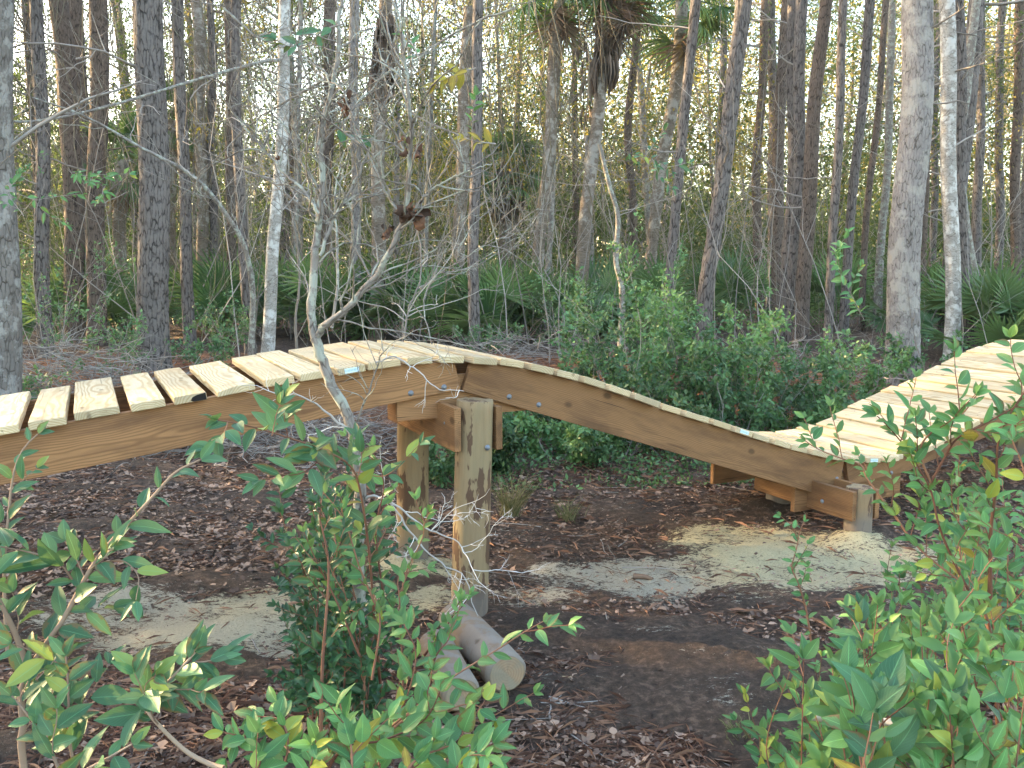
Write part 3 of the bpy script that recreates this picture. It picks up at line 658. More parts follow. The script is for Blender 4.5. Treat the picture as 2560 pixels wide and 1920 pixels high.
# (kind, width at base px, width at top px, distance, [(x,y)... from base upward], height above the frame, label)
TREES = [
 ('pale', 108, 84, 7.6, [(-8, 900), (-12, 500), (-22, 0)], 3, 'thick pale grey trunk cut by the left edge of the picture', 'tree trunk'),
 ('pine', 34, 24, 12.5, [(112, 790), (107, 600), (103, 330), (92, 0)], 3, 'dark slim pine trunk just right of the thick pale edge trunk', 'pine'),
 ('brown', 46, 42, 15, [(185, 690), (180, 400), (160, 150), (142, 0)], 3, 'brown vine-choked trunk left of the big furrowed pine, second trunk right of the edge pine', 'tree'),
 ('brown', 36, 36, 16.5, [(215, 690), (205, 300), (183, 0)], 3, 'thin reddish brown trunk among vines at upper left, between two thicker ones', 'tree'),
 ('brown', 44, 38, 14.2, [(240, 740), (243, 400), (248, 0)], 3, 'grey-brown straight trunk directly left of the big furrowed pine', 'tree'),
 ('pine', 74, 56, 11.2, [(386, 940), (387, 650), (382, 300), (369, 0)], 4, 'big furrowed pine trunk standing behind the left half of the boardwalk', 'pine'),
 ('pine', 29, 25, 14, [(474, 880), (467, 600), (455, 320), (441, 0)], 4, 'slim straight pine trunk immediately right of the big furrowed pine', 'pine'),
 ('palm', 27, 25, 20, [(430, 700), (428, 500), (429, 300)], 0, 'greenish palm trunk showing between the big pine and the slim pine', 'palm'),
 ('palm', 30, 25, 19, [(508, 690), (503, 400), (497, 110), (492, 0)], 2, 'smooth greenish brown palm trunk right of the slim pine', 'palm'),
 ('palm', 34, 30, 17, [(304, 700), (300, 560), (302, 400)], 0, 'short brown cabbage palm left of the big pine with a full green crown', 'palm'),
 ('brown', 24, 22, 18, [(577, 720), (577, 400), (574, 0)], 3, 'brown trunk with a warm sunlit left edge at upper left centre', 'tree'),
 ('pine', 27, 20, 13.5, [(628, 890), (618, 740), (598, 480), (590, 130), (588, 0)], 4, 'narrow scaly trunk between the sunlit brown trunk and the whitish trunk', 'pine'),
 ('birch', 31, 26, 12.5, [(668, 890), (680, 650), (694, 520), (705, 370), (709, 110), (714, 0)], 3, 'whitish mottled trunk behind the rising planks, bent near the middle', 'tree'),
 ('palm', 37, 30, 15.5, [(943, 850), (945, 600), (950, 300), (962, 80)], 1, 'tall pale palm trunk behind the hump with a shaggy brown top', 'palm'),
 ('palm', 32, 30, 16.5, [(1152, 860), (1150, 700), (1148, 560), (1160, 300)], 2, 'pale brown palm trunk close left of the dark pine in the centre', 'palm'),
 ('pine', 27, 23, 13, [(1186, 880), (1185, 600), (1190, 380), (1197, 0)], 4, 'dark straight pine trunk in the centre, directly behind the top of the hump', 'pine'),
 ('palm', 31, 27, 16.8, [(1338, 845), (1347, 650), (1372, 380), (1390, 110), (1406, -90)], 0, 'leaning palm trunk with a green crown, first of the two long leaning palms', 'palm'),
 ('grey', 15, 13, 18, [(1362, 800), (1376, 560), (1386, 350), (1400, 0)], 2, 'thin pale stem running parallel behind the first leaning palm', 'tree'),
 ('palm', 34, 28, 16.4, [(1445, 835), (1456, 650), (1483, 380), (1502, 200), (1520, 40)], 1.1, 'leaning palm trunk with a long brown skirt of dead fronds', 'palm'),
 ('grey', 17, 10, 12, [(1553, 880), (1555, 733), (1539, 651), (1544, 543), (1523, 461), (1505, 380)], .1, 'short twisted whitish dead trunk between the leaning palms and the curved pine', 'dead tree'),
 ('palm', 28, 31, 19, [(1618, 860), (1628, 620), (1650, 440), (1684, 250), (1706, 10)], .2, 'lit palm trunk behind the slender right-leaning pine, green crown at the top edge', 'palm'),
 ('pine', 24, 25, 14, [(1664, 840), (1672, 700), (1688, 520), (1710, 320), (1738, 0)], 3, 'slender right-leaning pine trunk left of the thick curved one', 'pine'),
 ('pine', 38, 34, 13, [(1762, 830), (1766, 705), (1786, 560), (1818, 370), (1836, 200), (1857, 0)], 4, 'thick curved right-leaning pine trunk in the right centre', 'pine'),
 ('pine', 30, 25, 15.5, [(1962, 850), (1972, 600), (1984, 380), (1982, 200), (1980, 0)], 4, 'left stem of the close pair of dark pines right of centre', 'pine'),
 ('pine', 27, 28, 15, [(1980, 860), (1988, 600), (1996, 380), (2000, 200), (2004, 0)], 4, 'right stem of the close pair of dark pines right of centre', 'pine'),
 ('brown', 28, 26, 18, [(1945, 820), (1943, 500), (1950, 300), (1958, 100), (1968, 0)], 3, 'brown sunlit trunk glowing on its left edge behind the pine pair', 'tree'),
 ('brown', 38, 22, 14.6, [(2002, 850), (2014, 650), (2022, 500), (2034, 320), (2050, 120), (2062, 0)], 4, 'dark shaggy trunk hugging the right side of the pine pair', 'tree'),
 ('pine', 22, 18, 14, [(2066, 880), (2080, 650), (2096, 330), (2108, 0)], 4, 'slim dark pine standing alone between the shaggy trunk and the bright gap', 'pine'),
 ('pine', 22, 22, 16, [(2108, 850), (2118, 640), (2138, 430), (2158, 220), (2178, 0)], 4, 'leaning pine just right of the bright sky gap, slightly paler than its neighbours', 'pine'),
 ('brown', 16, 14, 18, [(2150, 850), (2162, 600), (2190, 325), (2216, 0)], 4, 'thin brown stem close left of the big pale trunk, leaning into it', 'tree'),
 ('grey', 20, 16, 19, [(2186, 850), (2204, 600), (2222, 350), (2228, 0)], 3, 'bluish grey stem directly left of the big pale trunk', 'tree'),
 ('pale', 80, 58, 11.5, [(2254, 965), (2262, 640), (2285, 300), (2297, 0)], 4, 'big pale grey trunk standing beside the far rising planks on the right', 'tree trunk'),
 ('birch', 36, 34, 13.4, [(2378, 900), (2378, 560), (2370, 280), (2367, 0)], 3, 'mottled trunk with light rings, right of the big pale trunk', 'tree'),
 ('pine', 36, 26, 14, [(2412, 880), (2404, 640), (2398, 420), (2396, 250)], 3, 'dark trunk close behind the ringed mottled one, its right neighbour', 'tree'),
 ('grey', 26, 17, 15.5, [(2470, 850), (2440, 705), (2409, 543), (2393, 380), (2420, 217), (2441, 0)], 3, 'slender bowed trunk lit warm, rightmost of the traced right group', 'tree'),
 ('palm', 32, 28, 22, [(1250, 790), (1262, 600), (1270, 420)], 0, 'distant palm behind the centre pine with a grey-green crown and hanging brown skirt', 'palm'),
 ('pale', 26, 22, 17.5, [(893, 720), (888, 400), (884, 0)], 3, 'lichen grey trunk left of the tall palm, behind the bare twigs', 'tree'),
 ('brown', 30, 26, 20, [(812, 700), (818, 400), (828, 0)], 3, 'brown trunk behind the bare forked sapling', 'tree'),
 ('brown', 20, 16, 21, [(1590, 760), (1580, 500), (1572, 300), (1600, 0)], 3, 'dim brown stem between the skirted palm and the lit palm', 'tree'),
 ('pine', 20, 16, 22, [(2492, 800), (2500, 500), (2496, 200), (2510, 0)], 3, 'thin dim pine near the right edge above the boardwalk end', 'pine'),
 ('brown', 24, 20, 20, [(2540, 800), (2538, 500), (2546, 200), (2552, 0)], 3, 'brown trunk at the extreme right edge', 'tree'),
 ('pale', 18, 15, 24, [(1478, 700), (1472, 500), (1468, 340)], 0, 'broken pale brown palm stub with a ragged top between the leaning palms', 'dead tree'),
 ('grey', 12, 9, 20, [(1060, 760), (1072, 400), (1090, 0)], 2, 'thin grey stem between the tall palm and the centre pine', 'tree'),
 ('grey', 14, 10, 17, [(735, 730), (742, 420), (752, 0)], 2, 'thin grey stem just right of the whitish mottled trunk', 'tree'),
 ('brown', 22, 18, 23, [(1900, 760), (1890, 500), (1905, 200), (1915, 0)], 4, 'dim trunk behind leaves, left of the pine pair', 'tree'),
 ('pine', 18, 14, 24, [(2330, 780), (2336, 400), (2340, 0)], 4, 'dim thin pine seen between the big pale trunk and the ringed trunk', 'pine'),
]
SHORT = ['thick edge trunk', 'slim pine by the left edge', 'vine-choked trunk', 'thin reddish trunk', 'grey-brown straight trunk', 'big furrowed pine', 'slim pine beside the big one', 'greenish palm trunk', 'smooth greenish palm', 'short cabbage palm', 'brown trunk with the lit edge',
 'narrow scaly trunk', 'whitish mottled trunk', 'tall shaggy palm', 'pale palm trunk left of the centre pine', 'centre pine', 'first leaning palm', 'thin stem behind the first leaning palm', 'skirted leaning palm', 'twisted dead trunk', 'lit palm', 'slender right-leaning pine', 'thick curved pine', 'pine pair',
 'pine pair', 'glowing brown trunk', 'dark shaggy trunk', 'lone slim dark pine', 'pine right of the bright gap', 'thin brown stem by the big pale trunk', 'bluish grey stem', 'big pale trunk', 'ringed mottled trunk', 'dark trunk behind the ringed one', 'bowed warm-lit trunk', 'distant skirted palm', 'lichen grey trunk',
 'brown trunk behind the forked sapling', 'dim stem between the palms', 'thin dim pine near the right edge', 'trunk at the right edge', 'broken palm stub', 'thin stem left of the centre pine', 'thin stem right of the whitish trunk', 'dim trunk left of the pine pair', 'dim pine right of the big pale trunk']
_seen = {}
def near_label(pre, X, Y):
    px = 1280 + F * X / Y
    c = sorted((abs(1280 + F * o_[0].location.x / o_[0].location.y - px), j) for j, o_ in enumerate(tree_obj))
    for d_, j in c[:5]:
        tx = 1280 + F * tree_obj[j][0].location.x / tree_obj[j][0].location.y
        far = 'behind' if Y > tree_obj[j][0].location.y else 'before'
        for rel in ([far] if d_ < 14 else []) + [('right of' if px > tx else 'left of') if d_ < 45 else ('well right of' if px > tx else 'well left of')]:
            l = '%s, %s the %s' % (pre, rel, SHORT[j])
            if l not in _seen and len(l.split()) <= 16: _seen[l] = 1; return l
    return None
CROWN = {7: (434, 265), 9: (302, 290), 16: (1398, -20), 18: (1525, -60), 20: (1704, 30), 35: (1272, 330)}
tree_obj = []
for i, (kind, wb, wt_, Y, px, ext, lab, cat) in enumerate(TREES):
    r0 = wb * Y / F / 2; r1 = wt_ * Y / F / 2
    P3 = [at(x, y, Y) for x, y in px]; g0 = float(ground_z(P3[0][0], P3[0][1]))
    dirn = P3[1] - P3[0]; base = P3[0] + dirn * ((g0 - .12 - P3[0][2]) / dirn[2]); P3 = [base] + [p for p in P3 if p[2] > base[2] + .3]
    if ext: dd = norm(P3[-1] - P3[-2]); P3.append(P3[-1] + dd * ext); r1e = r1 * .9
    big = wb >= 34
    if i == 0: kind = 'edge'
    nm = {'pine': 'pine_tree', 'palm': 'palm_tree', 'dead tree': 'dead_tree'}.get(cat, 'forest_tree')
    if i == 0 or i == 31: nm = 'thick_tree'
    me, C_, rr = trunk_mesh('trunk', P3, [r0, (r0 + r1) / 2, r1], n=150 if big else 60, sides=48 if big else 20, seed=i, rough=.035 if kind != 'palm' else .02,
        plates=(.045, .10, .016) if kind == 'pine' and big else ((.03, .06, .009) if kind == 'pale' and big else ((.05, .12, .008) if kind in ('pine', 'brown') else None)), off=base, flare=.12 if kind == 'palm' else .28)
    t = thing(nm, lab, cat, tuple(base)); link('trunk', me, M[TYPES[kind]], t); tree_obj.append((t, C_, rr))
    rg = np.random.RandomState(100 + i)
    if i in CROWN:
        cx, cy = CROWN[i]; cpos = C_[-1] - base
        palm_crown(t, tuple(cpos), rg, 20 if i != 18 else 14, 10 if i in (18, 35) else 4, {7: .62, 9: .66, 16: .95, 18: .9, 20: 1.05, 35: .8}[i])
        if i == 18 or i == 13:
            pass
    if kind != 'palm' and kind != 'pale' or i in (31,):
        nb = 8 if kind in ('grey', 'birch', 'brown') else 6
        k = rg.randint(int(len(C_) * .25), len(C_) - 2, nb); S = C_[k] - base; a = rg.uniform(0, 6.28, nb)
        Dr = np.stack([np.cos(a), np.sin(a), rg.uniform(-.1, .7, nb)], -1); L = rg.uniform(.5, 1.7, nb); r = np.interp(k, np.arange(len(C_)), np.interp(np.linspace(0, 1, len(C_)), [0, .5, 1], [r0, (r0 + r1) / 2, r1])) * .16
        r = np.clip(r, .004, .02)
        for b_ in range(nb):
            mb = MB(); twig_mb(mb, S[b_:b_ + 1], Dr[b_:b_ + 1], L[b_:b_ + 1], r[b_:b_ + 1], 2, rg, .16, .02, 4, 7, (4, 3)); link('branch', mb.mesh('branch'), M['twig'], t)
# shaggy skirts of hanging dead fronds
def skirt(par, base, pts_px, Y, w_px, seed, count, L=.9):
    rg = np.random.RandomState(seed); mb = MB(); ln = smooth_line([at(x, y, Y) for x, y in pts_px], 30) - base
    k = rg.randint(0, 30, count); a = rg.uniform(0, 6.28, count); rad = w_px * Y / F / 2 * rg.uniform(.2, 1, count)
    S = ln[k] + np.stack([np.cos(a) * rad * .4, np.sin(a) * rad * .4, 0 * a], -1); A = np.stack([np.cos(a) * .28, np.sin(a) * .28, -np.ones(count)], -1)
    l = L * rg.uniform(.2, 1, count) ** 1.3; leaves(mb, S, A, np.stack([np.cos(a), np.sin(a), .3 + 0 * a], -1), l, .035 + 0 * l, rg, 'fold')
    link('dead_skirt', mb.mesh('dead_skirt'), M['skirt'], par, kind='stuff')
M['skirt'] = flatmat('hanging_dead_fronds', (.10, .075, .058), (.36, .28, .22))
b18 = np.array(tree_obj[18][0].location); skirt(tree_obj[18][0], b18, [(1528, -40), (1520, 60), (1505, 150)], 16.4, 74, 1, 480, .85)
b13 = np.array(tree_obj[13][0].location); skirt(tree_obj[13][0], b13, [(962, 20), (955, 110), (950, 190)], 15.4, 74, 2, 250, .75)
b35 = np.array(tree_obj[35][0].location); skirt(tree_obj[35][0], b35, [(1272, 400), (1268, 440)], 22, 90, 3, 320, 1.3)
b41 = np.array(tree_obj[41][0].location); skirt(tree_obj[41][0], b41, [(1440, 200), (1460, 90), (1470, 300)], 24, 30, 4, 90, .8)

# ------------------------------------------------------------------ trees deeper in the wood (individual, shared meshes)
def far_tree(name, seed, H_, r, mat, leafm, nleaf, lean, crown_lo=.35, pine=False, cw=1.):
    rg = np.random.RandomState(seed); pts = [(0, 0, -.2), (lean * .3, 0, H_ * .35), (lean * .8, .1, H_ * .7), (lean, 0, H_)]
    me, C_, rr = trunk_mesh('trunk', pts, [r, r * .7, r * .25], 30, 9, .05, seed)
    nb = 26 if not pine else 22; k = rg.randint(int(30 * crown_lo), 29, nb); a = rg.uniform(0, 6.28, nb)
    Dr = np.stack([np.cos(a), np.sin(a), rg.uniform(.2, 1.2, nb) if not pine else rg.uniform(-.1, .5, nb)], -1)
    L = rg.uniform(1.2, 3.0, nb) * cw * (1.2 - .5 * k / 30); mb = MB()
    coll = []; P = twig_mb(mb, C_[k], Dr, L, np.full(nb, r * .22), 2, rg, .18, .04, 3, 6, (5, 4), collect=coll)
    t = {'trunk': (me, mat), 'branches': (mb.mesh('branches'), 'twig')}
    if nleaf:
        lb = MB()
        if pine: leaf_on(lb, P, nleaf, .26, .10, rg, 'dia', .2, .1, .8, .05)
        else: leaf_on(lb, P, nleaf + 2 if nleaf else 0, .095, .6, rg, 'dia', .1, .25, .8, .09)
        t['crown'] = (lb.mesh('crown'), leafm)
    return t
def mk(spec, name, label, cat, group):
    t = thing(name, label, cat, (0, 0, 0), group)
    for k, (me, mt) in spec.items(): link(k, me, M[mt], t, kind=None if k == 'trunk' else 'stuff')
    return t
FT = [('far_tree', 1, 13, .13, 'bark_pine', 'needle', 7, .5, .45, True, 1.1), ('far_tree', 2, 15, .16, 'bark_pine', 'needle', 8, -.7, .3, True, 1.2),
      ('far_tree', 3, 11, .10, 'bark_grey', 'leaf_gold', 4, .9, .25, False, 1.2), ('far_tree', 4, 12, .13, 'bark_brown', 'leaf_far', 5, -.5, .2, False, 1.3),
      ('far_tree', 5, 10, .09, 'bark_grey', 'leaf_gold', 0, .6, .3, False, 1.2), ('far_tree', 6, 9, .09, 'bark_pale', 'leaf_far', 4, -.9, .12, False, 1.1)]
FL = ['slim green-needled pine deep in the wood', 'slim green-needled pine deep in the wood', 'thin tree with sparse leaves coloured golden for sunlight deep in the wood', 'brown-barked tree with green leaves deep in the wood', 'bare grey tree deep in the wood', 'pale-stemmed leafy tree deep in the wood']
FN = ['pine_tree', 'pine_tree', 'forest_tree', 'forest_tree', 'bare_tree', 'forest_tree']
protos = [mk(far_tree(*f), FN[i], FL[i], 'pine' if i < 2 else 'tree', ['pines deep in the wood', 'pines deep in the wood', 'sun-tinted trees deep in the wood', 'green-leaved trees deep in the wood', 'bare trees deep in the wood', 'pale-stemmed trees deep in the wood'][i]) for i, f in enumerate(FT)]
rg = np.random.RandomState(77); used = set(); cnt = 0
spots = []
while len(spots) < 118:
    Y = rg.uniform(17, 58); px = rg.uniform(-500, 3050); X = (px - 1280) / F * Y
    if any((X - a) ** 2 + (Y - b_) ** 2 < (.02 * Y + .7) ** 2 for a, b_, *_ in spots): continue
    rgt = px > 1650
    # the bright gap right of centre stays thin
    if 2040 < px < 2240 and rg.rand() < .55: continue
    if rgt and rg.rand() < .25: continue
    p = rg.choice(6, p=[.22, .10, .20, .08, .30, .10] if rgt else [.20, .10, .10, .16, .28, .16])
    spots.append((X, Y, p))
for X, Y, p in spots:
    z = float(ground_z(X, Y)); s = rg.uniform(.8, 1.25)
    if p not in used:
        o = protos[p]; o.location = (X, Y, z); o.rotation_euler = (0, 0, rg.uniform(0, 6.28)); o.scale = (s, s, s); used.add(p)
    else: o = copy_tree(protos[p], (X, Y, z), rg.uniform(0, 6.28), s, FL[p])
    px = 1280 + F * X / Y
    if -20 < px < 2580:
        l = near_label(['far slim green pine', 'far green pine', 'far thin sun-tinted tree', 'far brown green-leaved tree', 'far bare grey tree', 'far pale-stemmed leafy tree'][p], X, Y)
        if l: o['label'] = l
# trees standing outside the frame on the left, where the low sun comes from, and behind the viewer
for k in range(46):
    X = rg.uniform(-42, -9); Y = rg.uniform(-6, 34)
    if X > -.75 * Y - 3 and Y > 3: continue
    q_ = [1, 3, 3, 0, 5][k % 5]; copy_tree(protos[q_], (X, Y, float(ground_z(X, Y))), rg.uniform(0, 6.28), rg.uniform(.9, 1.3), FL[q_])
for k in range(10):
    copy_tree(protos[[1, 3, 5][k % 3]], (rg.uniform(9, 22), rg.uniform(-3, 9) if k % 2 else rg.uniform(-3, 5), 0), rg.uniform(0, 6.28), rg.uniform(.9, 1.2), FL[[1, 3, 5][k % 3]])
o = None
# ------------------------------------------------------------------ the wood's far mass and its understorey
def mass(name, n, fn, ln, asp, mat, seed, spread=1.2):
    rg = np.random.RandomState(seed); mb = MB(); pos = fn(n, rg)
    A = norm(rg.normal(0, 1, pos.shape) + np.array([0, 0, -.2])); N = norm(rg.normal(0, .7, pos.shape) + np.array([0, 0, .8])); l = ln * rg.uniform(.5, 1.3, len(pos)) * np.clip(pos[:, 1] / 20, .6, 3)
    leaves(mb, pos, A, N, l, l * asp, rg); o = link(name, mb.mesh(name, smooth=False), M[mat], kind='stuff'); return o
def clump(n, rg, xr, yr, zf, nc, sg):
    Yc = rg.uniform(*yr, nc); Xc = (rg.uniform(xr[0], xr[1], nc) - 1280) / F * Yc; Zc = ground_z(Xc, Yc) + zf(rg, nc, Xc, Yc); k = rg.randint(0, nc, n)
    p = np.stack([Xc[k], Yc[k], Zc[k]], -1) + rg.normal(0, 1, (n, 3)) * np.array([sg, sg, sg * .7]) * (Yc[k] / 25)[:, None] ** .5
    g = ground_z(p[:, 0], p[:, 1]); p[:, 2] = np.maximum(p[:, 2], g + rg.uniform(.02, .3, n)); return p
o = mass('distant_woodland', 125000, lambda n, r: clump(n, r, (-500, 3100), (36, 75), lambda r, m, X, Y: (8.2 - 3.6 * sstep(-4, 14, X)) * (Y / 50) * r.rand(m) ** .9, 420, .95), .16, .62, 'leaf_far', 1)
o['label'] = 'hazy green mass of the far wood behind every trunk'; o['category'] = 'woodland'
o = mass('sun_tinted_canopy', 52000, lambda n, r: clump(n, r, (1150, 3100), (30, 60), lambda r, m, X, Y: 4.5 + 12 * r.rand(m), 85, 1.0), .085, .6, 'leaf_gold', 2)  # golden glow of lit treetops comes from the leaf colour
o['label'] = 'canopy leaves coloured golden for sunlight, high in the far wood on the right'; o['category'] = 'canopy'
o = mass('understorey', 80000, lambda n, r: clump(n, r, (-400, 2950), (17.5, 38), lambda r, m, X, Y: 1.9 * r.rand(m) ** 1.6, 1500, .45), .085, .52, 'leaf_understory', 3)
o['label'] = 'low dark green understorey between the trunks'; o['category'] = 'undergrowth'
o = mass('mid_canopy', 34000, lambda n, r: clump(n, r, (1500, 2700), (20, 42), lambda r, m, X, Y: 3 + 8 * r.rand(m), 55, .85), .10, .35, 'needle', 14)
o['label'] = 'feathery green boughs among the trunks on the right'; o['category'] = 'foliage'
o = mass('sun_tinted_boughs', 27000, lambda n, r: clump(n, r, (1000, 2750), (19, 33), lambda r, m, X, Y: 3.8 + 7.5 * r.rand(m), 60, .85), .085, .5, 'leaf_gold', 34)  # leaves tinted as if the sun shone through them
o['label'] = 'leafy boughs tinted yellow-green for sunlight between the trunks, upper centre and right'; o['category'] = 'foliage'
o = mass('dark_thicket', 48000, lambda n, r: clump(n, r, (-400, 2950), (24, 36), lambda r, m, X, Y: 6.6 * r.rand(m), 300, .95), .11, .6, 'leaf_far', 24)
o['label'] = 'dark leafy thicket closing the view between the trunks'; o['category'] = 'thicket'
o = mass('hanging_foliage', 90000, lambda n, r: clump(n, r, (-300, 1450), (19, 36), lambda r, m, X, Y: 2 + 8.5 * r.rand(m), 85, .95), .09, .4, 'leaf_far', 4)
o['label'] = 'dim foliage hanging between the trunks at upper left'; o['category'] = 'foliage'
def side_pos(n, r):
    nc = 420; X = r.uniform(-40, -12, nc); Y = r.uniform(-2, 26, nc); Y = np.where(X > -.72 * Y - 4, r.uniform(-4, 10, nc), Y); Z = r.uniform(0, 14, nc); k = r.randint(0, nc, n)
    return np.stack([X[k], Y[k], Z[k]], -1) + r.normal(0, .9, (n, 3))
o = mass('sun_block_leaves', 28000, side_pos, .5, .6, 'leaf_far', 6); o['label'] = 'unseen leaf mass added at the left to block the low sun'; o['category'] = 'woodland'  # leaf mass added out of view to keep sun off the foreground
# bare twig tangle through the wood
rg = np.random.RandomState(9); n_ = 380
Y = rg.uniform(11, 30, n_) ; X = (rg.uniform(-300, 2900, n_) - 1280) / F * Y
S = np.stack([X, Y, ground_z(X, Y) + 0 * X], -1); mb = MB(); L = rg.uniform(1.0, 5.5, n_) * np.clip(Y / 14, .5, 1.3)
twig_mb(mb, S, rg.normal(0, .28, (n_, 3)) + np.array([0, 0, 1.]), L, .003 + .0017 * L, 2, rg, .13, .03, 3, 7, (6, 4), .8, .42)
o = link('bare_saplings', mb.mesh('bare_saplings'), M['twig'], kind='stuff'); o['label'] = 'thicket of bare grey saplings and twigs among the trunks'; o['category'] = 'thicket'
# hanging moss and vines, upper left
n_ = 1700; Y = rg.uniform(13, 26, n_); pxx = rg.uniform(-100, 1500, n_); X = (pxx - 1280) / F * Y; Z = rg.uniform(2.5, 9, n_) * np.clip(Y / 16, .8, 1.5)
mb = MB(); Pm = grow(np.stack([X, Y, Z], -1), rg.normal(0, .25, (n_, 3)) + np.array([0, 0, -1]), rg.uniform(.4, 2.2, n_), 6, .12, -.15, rg); tubes(mb, Pm, np.linspace(.012, .004, 6)[None] * np.ones((n_, 1)), 3, rg.rand(n_))
o = link('hanging_vines', mb.mesh('hanging_vines'), M['moss'], kind='stuff'); o['label'] = 'brown vines and moss trailing between the trunks'; o['category'] = 'vines'
# palmetto clumps
pal = []
spots = [(870, 15.8), (1010, 16.5), (1075, 15.5), (1250, 15), (1310, 15.8), (1230, 17), (1500, 17), (1580, 18), (1430, 18.5), (780, 16), (700, 17), (300, 15.6), (560, 16), (620, 18), (150, 15.5),
         (2480, 13.5), (2540, 14.5), (2430, 16), (1640, 17), (1160, 18.5), (950, 18.5), (470, 17.5), (2300, 18), (1380, 16), (2600, 13), (1820, 19), (2080, 20)]
for k, (px, Y) in enumerate(spots):
    X = (px - 1280) / F * Y; z = float(ground_z(X, Y)); rg = np.random.RandomState(300 + k)
    t = thing('saw_palmetto', near_label('low palmetto clump', X, Y) or 'low green fan-leaved palmetto clump on the forest floor behind the bank', 'palmetto', (X, Y, z), 'saw palmettos under the trees')
    for j in range(15):
        add_frond(t, FAN_S[j % 4], 'frond', (rg.normal(0, .12), rg.normal(0, .12), rg.uniform(.0, .35)), j * 2.4 + rg.uniform(-.3, .3), R(rg.uniform(15, 78)), rg.uniform(.95, 1.55), rg.uniform(-.6, .6))

# ------------------------------------------------------------------ litter on the ground
def litter_pos(n, rg, dens):
    out = []; m = 0
    while m < n:
        Y = 1.7 + (rg.rand(n) ** 1.25) * 11; X = (rg.uniform(-250, 2800, n) - 1280) / F * np.maximum(Y, 2.2)
        s, _ = sand_at(X, Y); k = rg.rand(n) < dens(X, Y, s); out.append(np.stack([X[k], Y[k], ground_z(X[k], Y[k])], -1)); m += k.sum()
    return np.concatenate(out)[:n]
blotch = lambda X, Y: .5 + .5 * np.sin(1.7 * X + 1.1 * np.sin(1.3 * Y)) * np.sin(2.1 * Y + .8 + np.sin(1.9 * X))
def leaf_dens(X, Y, s):
    left = (X < -.3) & (Y > 4.6) & (Y < 7.6)
    bottom = Y < 3.6
    return np.clip(.24 + .9 * left + .5 * bottom * blotch(X * 1.5, Y * 1.5) + .5 * (Y > 6.6) * (Y < 9), 0, 1) * np.clip(1 - 1.1 * s, .02, 1)
rg = np.random.RandomState(41)
LOBE_V = np.array([[0, 0, 0], [.25, -.16, .04], [.42, -.5, .10], [.55, -.17, .02], [.80, -.36, .12], [1, 0, .10], [.80, .36, .06], [.55, .17, .02], [.42, .5, .14], [.25, .16, .04], [.45, 0, -.02]])
LOBE_F = np.array([[0, 1, 10], [1, 2, 3], [1, 3, 10], [3, 4, 5], [3, 5, 10], [5, 6, 7], [5, 7, 10], [7, 8, 9], [7, 9, 10], [9, 0, 10]])
def scatter(name, n, ln, asp, mat, V, Fc, dens, tilt, seed, lab, cat):
    rg = np.random.RandomState(seed); p = litter_pos(n, rg, dens); p[:, 2] += .004 + .018 * rg.rand(n) ** 2; a = rg.uniform(0, 6.28, n)
    A = np.stack([np.cos(a), np.sin(a), rg.normal(0, tilt * .5, n)], -1); N = norm(np.stack([rg.normal(0, tilt, n), rg.normal(0, tilt, n), np.ones(n)], -1)); X, Y, Z = frames(A, N)
    l = ln * rg.uniform(.5, 1.25, n); W = p[:, None] + X[:, None] * (V[:, 0] * l[:, None])[..., None] + Y[:, None] * (V[:, 1] * l[:, None] * asp)[..., None] + Z[:, None] * (V[:, 2] * l[:, None] * rg.uniform(-.5, 2.2, n)[:, None])[..., None]
    mb = MB(); mb.add(W, (np.arange(n)[:, None, None] * len(V) + Fc[None]).reshape(-1, 3), rnd=np.repeat(rg.rand(n) ** 1.6, len(V)))
    o = link(name, mb.mesh(name, smooth=False), M[mat], kind='stuff'); o['label'] = lab; o['category'] = cat; return o
scatter('leaf_litter', 9500, .068, .8, 'litter', LOBE_V, LOBE_F, leaf_dens, .28, 1, 'fallen lobed brown leaves strewn over the dark soil', 'leaf litter')
scatter('leaf_litter', 7000, .055, .55, 'litter', FOLD_V, FOLD_F, leaf_dens, .22, 11, 'fallen narrow brown leaves mixed among the lobed ones', 'leaf litter')
scatter('small_litter', 66000, .028, .6, 'litter', DIA_V, DIA_F, lambda X, Y, s: np.clip(.35 + .3 * blotch(X, Y), 0, 1) * np.clip(1 - 1.1 * s, .3, 1), .4, 2, 'crumbled leaf scraps mixed into the soil', 'leaf litter')
NV = np.array([[0, -.5, 0], [0, .5, 0], [.5, -.5, .06], [.5, .5, .06], [1, -.3, 0], [1, .3, 0]]); NV = np.array([[0, -.5, 0], [0, .5, 0], [.5, .7, .06], [1, 0, 0]]); NF = np.array([[0, 2, 1], [0, 3, 2]])
scatter('pine_straw', 64000, .13, .014, 'pine_straw', NV, NF, lambda X, Y, s: np.clip(.25 + 1.1 * (Y < 3.9) * blotch(X, Y) + .25 * (Y > 7), 0, 1) * np.clip(1 - 1.1 * s, .35, 1), .12, 3, 'reddish pine needles lying on the soil', 'pine straw')
M['rust_needle'] = flatmat('rusty_needle', (.16, .065, .035), (.46, .22, .11), .8, 3)
rg = np.random.RandomState(51); n_ = 420; p = litter_pos(n_, rg, lambda X, Y, s: np.clip(.5 - .3 * s + .5 * (Y > 7.5), .1, 1)); a = rg.uniform(0, 6.28, n_)
mb = MB(); P_t = grow(p + [0, 0, .012], np.stack([np.cos(a), np.sin(a), 0 * a], -1), rg.uniform(.08, .5, n_), 5, .16, 0, rg); P_t[..., 2] = ground_z(P_t[..., 0], P_t[..., 1]) + .012
